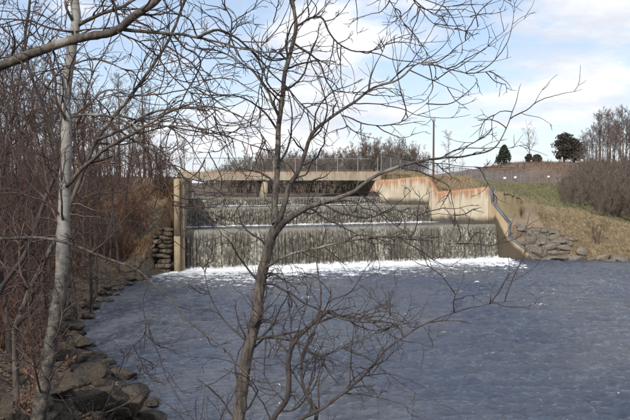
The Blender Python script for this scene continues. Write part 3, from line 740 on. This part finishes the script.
def build_fore(name, label, trunk, branches, cat='tree', twm='twig', trm='bark_grey', brm='bark_grey', dens=1.0, seed=1, tl=(12, 55), flat=(1, 0.45, 1), sub=2):
    """trunk / branches: (pts, r0, r1, Y0, Y1); everything is real tube geometry at its own depth"""
    rg = np.random.default_rng(seed)
    P0, R0, _ = limb(rg, *trunk[0], sides=14, knob=0.1, jit=0.25)
    org = P0[0].copy(); gz = float(H(np.array(org[0]), np.array(org[1])))
    foot = np.array([org[0], org[1], gz - 0.15])
    root = thing(name, label, cat, (org[0], org[1], gz))
    o3 = np.array([org[0], org[1], gz])
    P0 = np.concatenate([[foot], [foot * .5 + org * .5], P0]); R0 = np.concatenate([[R0[0] * 1.5, R0[0] * 1.1], R0])
    V, Fc = tubes((P0 - o3)[None], R0[None], 14)
    place('trunk', mk_mesh('trunk', V, Fc, trm), root)
    allL = [(P0, R0)]
    for tr in trunk[1:]:
        P, Rd, _ = limb(rg, *tr, sides=10, jit=0.3); P = attach(P, allL); allL.append((P, Rd))
        V, Fc = tubes((P - o3)[None], Rd[None], 10); place('stem', mk_mesh('stem', V, Fc, trm), root)
    for br_ in branches:
        P, Rd, _ = limb(rg, *br_); P = attach(P, allL); allL.append((P, Rd))
        V, Fc = tubes((P - o3)[None], Rd[None], 7); place('branch', mk_mesh('branch', V, Fc, brm if br_[1] > 2.2 else twm), root)
    # twigs
    tw = []; st, d, L, r = [], [], [], []
    for P, Rd in allL:
        K = 24; Pp, Rr, Ln = resample(P, Rd, K); Ym = Pp[:, 1].mean(); px = Ln / Ym * F
        um = 315 + F * (Pp[:, 0] / Pp[:, 1]).mean(); n = int(px / 12.5 * dens * rg.uniform(0.8, 1.2) * (0.9 if um < 330 else max(0.45, 1.15 - (um - 330) / 110)))
        if n < 1: continue
        a_, b_, c_, d_ = spawn(rg, Pp[None], Rr[None], n, 0.12, 0.99, (0.35, 1.15), (1, 1), 0.55, flat)
        ln = rg.uniform(tl[0], tl[1], n) * rg.uniform(0.8, 2.1, n) * Ym / F
        st.append(a_); d.append(b_); L.append(ln); r.append(np.clip(d_, 0.60 * Ym / F, 1.15 * Ym / F))
    st, d, L, r = map(np.concatenate, (st, d, L, r))
    P, Rd = grow(rg, st, d, L, r, 18, 0.21, 0.010, 0.30, 0.05); tw.append(tubes(P, Rd, 4))
    lvl = (P, Rd)
    for q in range(sub):
        a_, b_, c_, d_ = spawn(rg, *lvl, 1 if q else 3, 0.12, 0.95, (0.4, 1.0), (0.3, 0.75), 0.62, flat)
        Ym = a_[:, 1]; ok = c_ > 0.006 * Ym; a_, b_, c_, d_, Ym = a_[ok], b_[ok], c_[ok], d_[ok], Ym[ok]
        P, Rd = grow(rg, a_, b_, c_, np.maximum(d_, 0.38 * Ym / F), 8, 0.22, 0.02, 0.5, 0.05); tw.append(tubes(P, Rd, 3)); lvl = (P, Rd)
    V, Fc = join(tw); place('twigs', mk_mesh('twigs', V - o3, Fc, twm), root, kind='stuff')
    return root, allL

# central multi-stem tree
build_fore('bare_tree', 'bare multi stemmed tree leaning in front of the falls at the centre', [
    ([(222, 470), (238, 420), (243, 380), (249, 347), (257, 313), (260, 285), (266, 257), (276, 224)], 10.5, 7.2, 5.0, 5.15),
    ([(275, 226), (274, 207), (277, 173), (278, 135), (282, 100), (285, 73), (291, 50), (296, 27), (293, 0), (290, -50)], 5.2, 2.2, 5.15, 5.3),
    ([(274, 228), (282, 213), (288, 190), (298, 170), (304, 155), (312, 134), (333, 116), (357, 100), (372, 88), (397, 80), (420, 63), (447, 69), (470, 73), (497, 70)], 4.6, 0.7, 5.15, 4.7),
    ([(271, 236), (282, 222), (300, 210), (320, 202), (337, 197), (353, 191), (373, 177), (397, 167), (420, 161), (443, 158), (470, 155), (495, 147), (512, 113), (521, 82)], 5.0, 0.6, 5.15, 4.6)],
    [([(264, 270), (270, 267), (283, 258), (307, 251), (325, 247), (350, 241), (385, 236), (430, 240), (480, 246)], 2.6, 0.6, 5.1, 4.9),
     ([(245, 343), (230, 327), (217, 310), (210, 297), (205, 275), (203, 262)], 1.7, 0.6, 5.1, 5.4),
     ([(262, 342), (287, 335), (310, 327), (323, 313), (330, 297), (331, 285)], 2.2, 1.0, 5.0, 4.8),
     ([(262, 285), (275, 286), (290, 294), (310, 306), (343, 317), (390, 323), (404, 331)], 2.0, 0.8, 5.1, 4.8),
     ([(247, 360), (262, 357), (276, 359)], 1.2, 0.5, 5, 4.9), ([(252, 330), (263, 312), (276, 300), (284, 287)], 1.7, .7, 5.05, 4.8),
     ([(421, 63), (437, 62), (458, 46), (470, 37), (481, 22)], 1.3, 0.5, 4.8, 4.7), ([(422, 66), (440, 50), (452, 34), (456, 26)], 1.1, .4, 4.8, 4.9),
     ([(367, 92), (371, 75), (383, 50), (390, 32)], 1.3, 0.5, 4.95, 5.1), ([(420, 78), (440, 84), (472, 97)], 1.0, .4, 4.8, 4.8),
     ([(278, 120), (262, 83), (240, 62), (217, 50), (190, 46), (160, 30)], 2.3, 0.8, 5.2, 5.6),
     ([(295, 25), (318, 15), (330, 33), (343, 47), (370, 52), (397, 60), (420, 63)], 1.8, 0.9, 5.2, 4.9),
     ([(293, 40), (305, 50), (318, 60), (325, 78), (333, 92), (340, 110), (350, 135)], 1.9, 0.7, 5.2, 5.1),
     ([(290, 55), (272, 60), (250, 48), (225, 47), (203, 45)], 1.7, .8, 5.2, 5.5),
     ([(320, 202), (345, 214), (372, 216), (395, 210), (418, 216), (440, 214), (470, 216)], 1.5, .5, 5.0, 4.7),
     ([(397, 167), (420, 172), (447, 185), (452, 200), (455, 222), (448, 235)], 1.5, .5, 4.8, 4.7),
     ([(355, 190), (370, 200), (390, 221), (405, 232), (424, 252)], 1.2, .5, 4.95, 4.8),
     ([(512, 113), (500, 112), (493, 118), (493, 138), (490, 145)], .8, .5, 4.65, 4.6), ([(282, 100), (268, 85), (262, 60), (264, 35), (280, 15)], 1.5, .6, 5.2, 5.3),
     ([(290, -50), (330, -40), (370, -22), (388, 0), (403, 20), (412, 38)], 2.0, 0.7, 5.3, 4.6), ([(330, -40), (380, -30), (410, -5), (425, 8), (442, 16), (478, 17)], 1.4, .5, 5.2, 4.5),
     ([(380, -30), (405, -10), (430, 20), (447, 28), (480, 29), (495, 22)], 1.2, .5, 4.8, 4.5), ([(410, -10), (440, 5), (455, 6), (472, 0), (480, -6)], 1.0, .5, 4.6, 4.5),
     ([(412, 150), (440, 160), (462, 166), (520, 168)], 1.0, .4, 4.7, 4.6), ([(343, 113), (372, 124), (400, 122), (420, 108), (440, 92)], 1.1, .4, 5.0, 4.8)],
    dens=0.95, seed=21, tl=(12, 60), twm='bark_dark')

# shrub right of it at the bottom
build_fore('bare_shrub', 'low spreading dark shrub over the water right of the central tree trunk', [
    ([(262, 470), (273, 420), (288, 397), (289, 357), (297, 338), (320, 317), (328, 310)], 5.0, 3.0, 4.4, 4.6),
    ([(300, 470), (317, 413), (307, 397), (301, 373), (305, 347), (316, 327), (323, 312)], 3.6, 1.4, 4.4, 4.5),
    ([(285, 440), (300, 420), (320, 410), (343, 393), (363, 377), (383, 353), (403, 337), (420, 327), (453, 313), (490, 304), (520, 300)], 3.6, 0.5, 4.4, 4.0)],
    [([(328, 310), (340, 318), (360, 322), (390, 323), (400, 330)], 2.0, .8, 4.6, 4.5), ([(453, 313), (455, 297), (463, 280), (465, 262)], .9, .4, 4.1, 4.0),
     ([(289, 375), (300, 362), (330, 352), (350, 345), (372, 335), (392, 313)], 1.3, .5, 4.5, 4.4), ([(305, 350), (322, 358), (350, 370), (383, 380)], 1.2, .4, 4.4, 4.2),
     ([(289, 357), (291, 330), (290, 300), (292, 290)], 1.4, .7, 4.5, 4.6), ([(343, 393), (370, 396), (400, 404), (430, 420)], 1.3, .5, 4.3, 4.1), ([(363, 377), (385, 374), (410, 380), (440, 398)], 1.1, .4, 4.2, 4.0),
     ([(285, 400), (270, 385), (262, 372), (240, 366), (222, 372)], 1.1, .4, 4.4, 4.5), ([(403, 337), (395, 318), (378, 300), (370, 285)], 1.1, .4, 4.2, 4.3), ([(490, 304), (492, 290), (494, 282)], .7, .4, 4, 4)],
    cat='shrub', twm='bark_dark', trm='bark_dark', brm='bark_dark', dens=0.9, seed=5, tl=(14, 60))

# birch
build_fore('birch_tree', 'pale grey birch trunk standing on the rocky left bank', [
    ([(34, 440), (38, 420), (47, 367), (55, 320), (61, 280), (62, 247), (63.5, 223), (65, 183), (66.5, 140), (65.5, 100), (71.5, 53), (76, 20), (75, 0), (74, -60)], 11.5, 6.0, 7.0, 7.3)],
    [([(70, 188), (87, 167), (107, 148), (125, 138), (158, 118), (180, 108), (210, 110)], 3.4, 1.6, 7.1, 6.6), ([(79, 25), (97, 15), (115, 9), (133, 0), (160, -15)], 3.0, 1.8, 7.2, 6.8),
     ([(76, 25), (66, 7), (64, -10)], 2.6, 1.5, 7.2, 7.3), ([(74, 31), (50, 28), (30, 20), (0, 19), (-30, 16)], 2.0, 1.0, 7.2, 6.8), ([(73, 31), (92, 29), (110, 28), (130, 24)], 1.5, .6, 7.2, 7.0),
     ([(65, 120), (56, 100), (53, 70), (44, 45), (37, 27), (52, 0)], 2.2, 1.0, 7.15, 7.0), ([(71, 117), (93, 115), (117, 118), (135, 125), (160, 125), (200, 128), (240, 140)], 2.4, .8, 7.1, 6.5),
     ([(62, 225), (61, 200), (58, 183), (48, 165), (44, 150)], 2.0, .9, 7.0, 6.8), ([(36, 395), (30, 350), (15, 325), (0, 308), (-15, 300)], 2.0, 1.2, 6.6, 6.2),
     ([(57, 345), (62, 330), (60, 300), (52, 285), (45, 270)], 1.8, .9, 6.9, 6.7)],
    trm='bark_birch', brm='bark_grey', dens=0.9, seed=8, tl=(14, 60))

# tree whose heavy limb crosses the upper left corner, trunk outside the frame
build_fore('leaning_tree', 'tree off the left edge whose thick grey limb crosses the upper left corner', [
    ([(-120, 560), (-110, 400), (-95, 250), (-80, 150), (-45, 85), (0, 66), (20, 58), (50, 47), (80, 38), (113, 32), (134, 16), (157, 0), (185, -40)], 15, 4.6, 4.3, 4.6)],
    [([(121, 27), (145, 31), (160, 32), (187, 35), (210, 40), (237, 47), (263, 52), (300, 53)], 3.2, 1.0, 4.5, 4.6), ([(200, 38), (217, 30), (240, 40), (263, 63), (282, 83), (307, 110), (330, 135)], 2.2, .9, 4.6, 4.8),
     ([(170, 33), (183, 47), (196, 55), (200, 65), (185, 95), (170, 130), (150, 160), (130, 180)], 1.7, .7, 4.5, 4.7), ([(50, 48), (60, 70), (63, 95), (58, 115), (62, 122)], 1.8, .8, 4.5, 4.6),
     ([(196, 36), (190, 20), (170, 10), (165, 0)], 1.5, .8, 4.5, 4.4), ([(113, 32), (150, 50), (175, 80), (200, 100), (222, 130), (230, 165)], 1.4, .6, 4.5, 4.8),
     ([(20, 58), (35, 75), (60, 95), (90, 100), (125, 90)], 1.4, .6, 4.4, 4.6), ([(230, 42), (232, 20), (222, 0), (220, -20)], 1.5, .8, 4.6, 4.6), ([(250, 52), (262, 70), (258, 100), (262, 120)], 1.4, .6, 4.6, 4.8)],
    trm='bark_grey', brm='bark_grey', dens=1.0, seed=13, tl=(14, 60), twm='bark_dark')

# long drooping branch low on the left with its own stem
build_fore('bare_tree', 'slim bare tree on the left whose long low branch droops to the water', [
    ([(-70, 470), (-60, 380), (-40, 280), (-20, 242), (0, 239), (40, 238), (67, 243), (93, 253), (123, 264), (140, 272), (150, 281), (167, 297), (190, 322), (212, 339), (227, 352), (240, 368), (262, 385)], 5.5, 1.0, 4.6, 5.0)],
    [([(93, 253), (108, 240), (122, 222), (140, 200), (155, 178)], 1.4, .5, 4.8, 5.2), ([(140, 272), (147, 285), (143, 300), (146, 330), (143, 355)], 1.6, .6, 4.9, 5.0), ([(67, 243), (84, 222), (86, 208)], 1.0, .5, 4.8, 4.9),
     ([(141, 311), (155, 345), (168, 380), (180, 400)], 1.0, .5, 4.9, 4.9), ([(30, 239), (30, 270), (42, 285), (55, 300)], 1.2, .6, 4.8, 4.8)], dens=0.45, seed=31, tl=(10, 40), twm='bark_dark')
build_fore('bare_shrub', 'small dark shrub rising from the rocks beside the pale boulder', [
    ([(88, 470), (100, 420), (110, 395), (118, 375), (124, 355), (112, 340), (95, 330)], 1.8, .6, 6.2, 6.6)],
    [([(102, 415), (130, 402), (146, 385), (160, 378)], 1.2, .5, 6.2, 6.4), ([(108, 398), (125, 385), (140, 372), (138, 360), (130, 352)], 1.1, .4, 6.3, 6.3), ([(124, 360), (133, 350), (160, 395)], .8, .4, 6.5, 6.5), ([(92, 450), (70, 410), (50, 385)], 1.2, .5, 6.2, 6.0)],
    cat='shrub', dens=0.8, seed=34, tl=(8, 30), twm='bark_dark', trm='bark_dark', brm='bark_dark')
# arching saplings between birch and central tree
build_fore('bare_tree', 'slim tree with arching pale branches behind the birch', [
    ([(15, 330), (30, 290), (60, 230), (97, 140), (130, 97), (167, 43), (185, 0), (195, -30)], 4.5, 1.6, 8.6, 8.2)],
    [([(97, 140), (123, 130), (150, 113), (180, 108), (215, 108), (245, 118), (262, 135), (280, 165)], 2.4, .7, 8.5, 7.8), ([(117, 115), (150, 123), (190, 130), (230, 138), (265, 150), (285, 160)], 1.8, .6, 8.4, 7.9),
     ([(110, 125), (140, 145), (160, 155), (180, 172), (200, 200), (215, 215), (245, 218)], 1.8, .6, 8.5, 8.0), ([(130, 97), (150, 96), (175, 92), (200, 84), (220, 60)], 1.5, .6, 8.4, 8.0), ([(60, 230), (50, 200), (40, 150), (20, 110), (8, 60)], 2.2, .9, 8.6, 8.7),
     ([(140, 148), (155, 162), (168, 190), (178, 215), (184, 240)], 1.6, .6, 8.4, 8.2), ([(167, 43), (190, 60), (210, 90), (215, 130), (205, 160), (188, 185)], 1.4, .5, 8.3, 8.0), ([(30, 290), (20, 260), (24, 220), (30, 190), (40, 150)], 2.0, .8, 8.7, 8.8)],
    dens=0.95, seed=41, tl=(14, 58), twm='twig', trm='bark_grey', brm='bark_grey')
build_fore('bare_tree', 'slim dark tree at the left edge crowded with fine twigs', [
    ([(-10, 330), (0, 290), (25, 255), (45, 200), (58, 160), (40, 100), (25, 50), (30, 0), (30, -30)], 4.0, 1.6, 9.5, 9.8)],
    [([(45, 200), (20, 170), (5, 120), (-5, 70)], 2, .8, 9.6, 9.9), ([(58, 160), (80, 120), (90, 80), (110, 40), (118, 0)], 2, .8, 9.6, 9.6), ([(40, 100), (60, 70), (95, 60), (130, 70), (160, 65)], 1.5, .6, 9.7, 9.4), ([(58, 160), (90, 165), (120, 160), (150, 170), (175, 160)], 1.5, .5, 9.6, 9.2),
     ([(25, 50), (5, 30), (-10, 20)], 1.5, .6, 9.8, 9.8), ([(30, 245), (60, 235), (80, 200), (110, 190), (150, 195)], 1.5, .5, 9.5, 9.3)], dens=1.0, seed=47, tl=(14, 60), twm='twig', trm='bark_dark', brm='bark_dark')

# ---- generic bare trees, shared meshes
def proto_tree(seed, h, r, n1=16, n2=7, n3=5, n4=0, spread=(0.45, 0.95), lf=0.42, crown0=0.25, multi=1, twr=0.012, lift=0.05, wander=0.13):
    rg = np.random.default_rng(seed)
    d = rg.normal(size=(multi, 3)) * (0.30 if multi > 1 else 0.03); d[:, 2] = 1
    st = np.zeros((multi, 3)); st[:, :2] = rg.normal(size=(multi, 2)) * 0.12 * (multi > 1)
    P0, R0 = grow(rg, st, d, h * rg.uniform(0.75, 1.0, multi) if multi > 1 else np.array([h]), np.full(multi, r), 12, wander * 0.45, 0.03, 0.12)
    P0[:, 0, 2] -= 0.3; R0[:, 0] *= 1.3
    a = spawn(rg, P0, R0, n1, crown0, 0.97, spread, (lf * 0.6, lf), 0.5)
    P1, R1 = grow(rg, a[0], a[1], a[2], a[3], 8, wander, lift, 0.3, 0.03)
    b = spawn(rg, P1, R1, n2, 0.15, 0.98, (0.4, 1.0), (0.3, 0.6), 0.6, rmin=twr)
    P2, R2 = grow(rg, b[0], b[1], b[2], b[3], 6, wander * 1.3, lift, 0.5, 0.04)
    tw = [tubes(P2, R2, 3)]
    c = spawn(rg, P2, R2, n3, 0.15, 0.98, (0.4, 1.0), (0.35, 0.7), 0.7, rmin=twr * 0.7)
    P3, R3 = grow(rg, c[0], c[1], c[2], c[3], 4, wander * 1.5, lift, 0.6); tw.append(tubes(P3, R3, 3))
    if n4:
        e = spawn(rg, P3, R3, n4, 0.2, 0.98, (0.4, 1.0), (0.4, 0.8), 0.7, rmin=twr * 0.6)
        P4, R4 = grow(rg, e[0], e[1], e[2], e[3], 3, wander * 1.5, lift, 0.6); tw.append(tubes(P4, R4, 3))
    return tubes(P0, R0, 8), tubes(P1, R1, 5), join(tw)
def make_proto(name, cat, m3, *a, **k):
    T, B_, Tw = proto_tree(*a, **k)
    return name, cat, [(mk_mesh('trunk', *T, m3[0]), 'trunk', None), (mk_mesh('branches', *B_, m3[1]), 'branches', 'stuff'), (mk_mesh('twigs', *Tw, m3[2]), 'twigs', 'stuff')]
def put(proto, x, y, s, rz, label, group, dz=0.0, sz=None):
    name, cat, ms = proto
    z = float(H(np.array(float(x)), np.array(float(y)))) + dz
    root = thing(name, label, cat, (x, y, z), rz, group); root.scale = (s, s, sz or s)
    for me_, nm, kd in ms: place(nm, me_, root, kind=kd)
    return root
TW = [make_proto('bare_tree', 'tree', ('bark_grey', 'twig_far', 'twig_far'), 60 + i, 10, 0.13, n1=16, n2=7, n3=5, twr=0.014) for i in range(4)]
TF = [make_proto('bare_tree', 'tree', ('twig_far', 'twig_far', 'twig_far'), 70 + i, 11, 0.16, n1=22, n2=8, n3=5, n4=0, spread=(0.4, 0.85), twr=0.022, lift=0.06, lf=0.45) for i in range(3)]
TL = [make_proto('bare_tree', 'tree', ('bark_dark', 'twig', 'twig'), 80 + i, 8, 0.07, n1=16, n2=7, n3=5, n4=2, twr=0.006, crown0=0.15) for i in range(3)]
SH = [make_proto('bare_shrub', 'shrub', ('twig', 'twig', 'twig'), 90 + i, 2.6, 0.02, n1=6, n2=5, n3=4, multi=8, twr=0.006, crown0=0.2, spread=(0.3, 0.8), wander=0.16) for i in range(3)]
SR = [make_proto('red_shrub', 'shrub', ('twig_red', 'twig_red', 'twig_red'), 95 + i, 2.0, 0.016, n1=6, n2=4, n3=2, multi=10, twr=0.006, crown0=0.2, spread=(0.25, 0.7), wander=0.15) for i in range(2)]
ST = [make_proto('thicket_shrub', 'shrub', ('brush', 'brush', 'brush'), 105 + i, 4.2, 0.035, n1=9, n2=6, n3=4, multi=7, twr=0.014, crown0=0.15, spread=(0.25, 0.7), wander=0.14, lift=0.09) for i in range(3)]
pr = np.random.default_rng(77)
# thicket on the left bank
for i in range(330):
    Y = pr.uniform(13, 42.5); u = pr.uniform(-15, 172)
    p = pt(u, 250, Y); x = p[0]
    dl = float(poly_dist(np.array([x]), np.array([Y]), SHORE_L, False)[0])
    if inside(np.array([x]), np.array([Y]), WATER_POLY)[0] or dl < 1.7 or (Y > 34.5 and x > -9.7 and Y < 38.5) or (u > 0 and Y < 14): continue
    red = pr.random() < 0.42
    hh = pr.uniform(0.7, 1.25) * (1.0 if dl > 3 else 0.7)
    put((SR if red else SH)[i % 2 if red else i % 3], x, Y, hh, pr.uniform(0, 6.28), 'reddish leafless shrub in the left bank thicket' if red else 'grey brown leafless shrub in the left bank thicket', 'red shrubs of the left bank thicket' if red else 'grey shrubs of the left bank thicket')
for i in range(27):
    Y = ([13, 16, 19, 22, 25, 28, 31, 34, 37, 15, 21, 27, 33, 18, 24, 30, 39][i % 17]) + (1.3 if i > 16 else 0); u = ([-12, 30, 5, 75, 48, 95, 15, 110, 60, 8, 22, 70, 118, 50, 90, 35, 125][i % 17]) + (-11 if i > 16 else 0)
    x = pt(u, 250, Y)[0]
    put(TL[i % 3], x, Y, pr.uniform(0.75, 1.15), pr.uniform(0, 6.28), 'slender bare tree growing on the left bank', 'bare trees of the left bank')
for i in range(54):
    Y = pr.uniform(43, 49.5); u = -20 + 198 * (i + pr.random()) / 54; x = pt(u, 180, Y)[0]
    if x > -10.8: continue
    put(TW[i % 4] if i % 3 else SH[i % 3], x, Y, pr.uniform(0.3, 0.85) if i % 3 else 1.1, pr.uniform(0, 6.28), 'bare tree on the embankment left of the footbridge' if i % 3 else 'leafless shrub on the crest of the left embankment', 'trees on the left embankment' if i % 3 else 'shrubs on the left embankment')
for i in range(20):
    Y = pr.uniform(165, 215); u = -20 + 205 * (i + pr.random()) / 20; x = pt(u, 180, Y)[0]
    put(TF[i % 3], x, Y, pr.uniform(0.8, 1.25), pr.uniform(0, 6.28), 'bare tree in the far wood across the lake', 'trees across the lake')
# brush behind the footbridge
for i in range(120):
    u = 207 + 215 * (i + pr.random()) / 120; Y = (pr.uniform(53.0, 60) if i % 2 else pr.uniform(54, 78)) if u > 228 else pr.uniform(66, 84); x = pt(u, 180, Y)[0]
    hs = (1.0 if u > 270 else 0.55 + 0.45 * (u - 205) / 65) * pr.uniform(0.7, 1.0) * (0.8 if u > 375 else 1)
    put(ST[i % 3], x, Y, hs * 1.0, pr.uniform(0, 6.28), 'bushy leafless shrub on the shore behind the footbridge', 'shrubs behind the footbridge')
# wood on the right
for i in range(160):
    u = 560 + 105 * (i + pr.random()) / 160; Y = pr.uniform(52, 90); x = pt(u, 180, Y)[0]
    x = pt(u, 180, Y)[0]
    put(ST[i % 3], x, Y, pr.uniform(0.45, 1.1) * (0.35 + 0.65 * min(1, max(0, (u - 560) / 34))), pr.uniform(0, 6.28), 'brown leafless shrub in the dense thicket on the right', 'thicket on the right')
for i in range(20):
    u = [596, 604, 612, 618, 626, 634, 589, 621, 640, 576, 583, 593, 600, 608, 615, 623, 630, 586, 580, 636][i]; Y = [92, 80, 90, 74, 84, 78, 96, 96, 70, 90, 86, 72, 68, 64, 70, 62, 66, 76, 96, 60][i]
    put(TW[i % 4], pt(u, 180, Y)[0], Y, pr.uniform(0.5, 0.95) * (0.7 if i > 8 else 1), pr.uniform(0, 6.28), 'tall bare tree rising out of the right thicket', 'tall trees of the right thicket')
for i in range(24):
    u = 584 + 62 * (i + pr.random()) / 24; Y = pr.uniform(140, 165)
    sc = 0.75 + 0.3 * min(1, (u - 584) / 25)
    put(TF[i % 3], pt(u, 170, Y)[0], Y, sc * pr.uniform(0.75, 1.1), pr.uniform(0, 6.28), 'bare tree in the row on the hilltop at the right', 'hilltop row of bare trees')
put(TW[0], pt(530, 165, 148)[0], 148, 1.0, 1.0, 'single bare tree on the hilltop between dark evergreens', None)
put(TW[1], pt(450, 175, 120)[0], 120, 0.9, 2.0, 'bare tree on the skyline right of the tall pole', None)
put(TW[2], pt(462, 175, 130)[0], 130, 0.42, 3.0, 'small bare tree on the skyline beside a taller bare tree', None)
for i in range(12):
    u = 470 + 110 * i / 12 + pr.uniform(-4, 4); Y = pr.uniform(128, 150)
    put(ST[i % 3], pt(u, 170, Y)[0], Y, pr.uniform(0.25, 0.45), pr.uniform(0, 6.28), 'low brown brush along the hilltop', 'brush along the hilltop')
# bush on the right bank by the water
put(SH[0], pt(597, 250, 43.2)[0], 43.2, 0.8, 1.0, 'small leafless bush on the right bank near the water', None)
put(SH[1], pt(520, 190, 45.8)[0], 45.2, 0.35, 1.0, 'tiny leafless bush at the top of the bare slope', None)

# evergreens on the hill
def leaf_cloud(rg, centres, radii, n, size):
    k = rg.integers(0, len(centres), n); v = rg.normal(size=(n, 3)); v /= np.linalg.norm(v, axis=1, keepdims=True)
    p = centres[k] + v * radii[k][:, None] * rg.uniform(0.55, 1.08, n)[:, None] * np.array([1, 1, 0.8])
    a = rg.normal(size=(n, 3)); a /= np.linalg.norm(a, axis=1, keepdims=True); b = np.cross(a, rg.normal(size=(n, 3))); b /= np.linalg.norm(b, axis=1, keepdims=True)
    s = size * rg.uniform(0.5, 1.4, n)[:, None]
    V = np.stack([p - a * s, p + b * s * 0.45, p + a * s, p - b * s * 0.45], 1).reshape(-1, 3)
    return V, np.arange(4 * n).reshape(-1, 4)
def evergreen(u, v_base, v_top, wpx, Y, kind, label, seed, group=None):
    rg = np.random.default_rng(seed); x = pt(u, v_base, Y)[0]; z = float(H(np.array(x), np.array(float(Y))))
    h = pt(u, v_top, Y)[2] - z; w = wpx * Y / F / 2
    root = thing('evergreen_tree', label, 'tree', (x, Y, z), 0, group)
    V, Fc = tubes(np.array([[(0, 0, -0.3), (0.02, 0, h * .4), (0, 0, h * .9)]]), np.array([[w * .12, w * .08, 0.02]]), 7); place('trunk', mk_mesh('trunk', V, Fc, 'bark_dark'), root)
    if kind == 'cone':
        t = rg.random(90) ** 0.7; cz = h * (0.1 + 0.87 * t); rr = w * (1 - t) ** 0.8; a = rg.uniform(0, 6.28, 90)
        cs = np.stack([rr * .7 * np.cos(a), rr * .7 * np.sin(a), cz], 1); rd = 0.12 * w + 0.28 * rr
    else:
        n = 60; t = rg.random(n); a = rg.uniform(0, 6.28, n); env = w * np.sqrt(np.clip(1 - (2 * t - 0.85) ** 2 * 0.8, 0.05, 1)) * rg.uniform(0.3, 0.85, n)
        cs = np.stack([env * np.cos(a), env * np.sin(a), h * (0.14 + 0.76 * t)], 1); rd = w * rg.uniform(0.26, 0.42, n)
    V, Fc = leaf_cloud(rg, cs, rd, 5200, 0.22 if w > 1 else 0.14)
    place('crown', mk_mesh('crown', V, Fc, 'needles' if kind == 'cone' else 'cedar', False), root, kind='stuff')
evergreen(504, 166, 145, 18, 146, 'cone', 'dark cone shaped evergreen alone on the hilltop', 1)
evergreen(564, 163, 131, 22, 148, 'round', 'taller dark evergreen of the pair on the hilltop', 2)
evergreen(574, 163, 137, 20, 147, 'round', 'broader lower dark evergreen of the pair on the hilltop', 3)
evergreen(529, 163, 154, 8, 147, 'round', 'small dark evergreen bush below the single bare tree', 4)
evergreen(537, 163, 155, 10, 147, 'round', 'small rounded evergreen bush right of the single bare tree', 5)

# ------------------------------------------------------------ ground dressing
def scatter_leaves(name, n, area, size, m, lift=0.02, seed=1, test=None, kind='stuff'):
    rg = np.random.default_rng(seed); x = rg.uniform(area[0], area[1], n); y = rg.uniform(area[2], area[3], n); z = H(x, y)
    ok = z > 0.08
    if test is not None: ok &= test(x, y, z)
    x, y, z = x[ok], y[ok], z[ok]; n = len(x); p = np.stack([x, y, z + lift], 1)
    a = rg.normal(size=(n, 3)) * [1, 1, .35]; a /= np.linalg.norm(a, axis=1, keepdims=True); b = np.cross(a, rg.normal(size=(n, 3)) * .3 + [0, 0, 1]); b /= np.linalg.norm(b, axis=1, keepdims=True)
    s = size * rg.uniform(0.5, 1.3, n)[:, None]
    V = np.stack([p - a * s, p + b * s * 0.5, p + a * s, p - b * s * 0.5 + [0, 0, .01]], 1).reshape(-1, 3)
    place(name, mk_mesh(name, V, np.arange(4 * n).reshape(-1, 4), m, False), kind=kind)
scatter_leaves('leaf_litter', 90000, (-16, 2, 4, 36), 0.045, 'leaf_litter', seed=2)
def blades(name, n, area, hgt, m, seed, test, wid=0.02):
    rg = np.random.default_rng(seed); x = rg.uniform(area[0], area[1], n); y = rg.uniform(area[2], area[3], n); z = H(x, y)
    ok = (z > 0.15) & test(x, y, z); x, y, z = x[ok], y[ok], z[ok]; n = len(x)
    p = np.stack([x, y, z - 0.02], 1); h = hgt * rg.uniform(0.4, 1.3, n)[:, None] * (1 + 1.2 * sstep(0.15, 0.5, lump(x * 2.3 + 9, y * 2.3)))[:, None]; d = rg.normal(size=(n, 3)) * .45; d[:, 2] = 1
    w = np.zeros((n, 3)); an = rg.uniform(0, 6.28, n); w[:, 0] = np.cos(an) * wid; w[:, 1] = np.sin(an) * wid
    V = np.stack([p - w, p + w, p + d * h], 1).reshape(-1, 3)
    place(name, mk_mesh(name, V, np.arange(3 * n).reshape(-1, 3), m, False), kind='stuff')
blades('hill_brush', 26000, (30, 100, 100, 152), 0.45, 'hill_scrub', 8, lambda x, y, z: lump(x * .6, y * .6) > -0.1, 0.05)
blades('lawn_grass', 60000, (12, 40, 47, 86), 0.13, 'lawn_blades', 12, lambda x, y, z: (y > np.interp(x, RIDGE[:, 0], RIDGE[:, 1]) + 1) & (z < 4.9), 0.03)
yrf = lambda x: np.interp(x, RIDGE[:, 0], RIDGE[:, 1])
blades('dry_grass', 130000, (12.5, 27, 41, 51), 0.11, 'dry_grass', 3, lambda x, y, z: (lump(x * 2, y * 2) > -0.35) & (y < yrf(x) + 1.5) & ~((x < 15.5) & (z < 3.6) & (y < yrf(x))) & (x > 13.2))
blades('dry_grass', 30000, (4.5, 13.5, 45, 60), 0.22, 'dry_grass', 4, lambda x, y, z: z > 3)
blades('red_grass', 60000, (-22, -6, 17, 44), 0.3, 'red_grass', 5, lambda x, y, z: (lump(x * 2, y * 2) > 0.05) & (z > 0.9))
# rust coloured oak leaves still hanging at the left edge
rg = np.random.default_rng(9); hx = float(pt(14, 330, 8.6)[0]); hp = (hx, 8.6, float(H(np.array(hx), np.array(8.6))))
rs = thing('oak_sapling', 'sapling with curled rust brown leaves at the left edge', 'sapling', hp)
P0, R0 = grow(rg, np.zeros((7, 3)), np.array([[0, 0, 1.0]]) + rg.normal(size=(7, 3)) * .5, rg.uniform(1.0, 1.6, 7), np.full(7, .010), 8, .2, 0, .4)
place('stems', mk_mesh('stems', *tubes(P0, R0, 5), 'bark_dark'), rs)
k_ = rg.integers(0, 7, 420); j_ = rg.integers(4, 8, 420); c_ = P0[k_, j_]
V, Fc = leaf_cloud(rg, c_, np.full(420, 0.13), 420, 0.04); place('leaves', mk_mesh('leaves', V, Fc, 'leaf_rust', False), rs, kind='stuff')
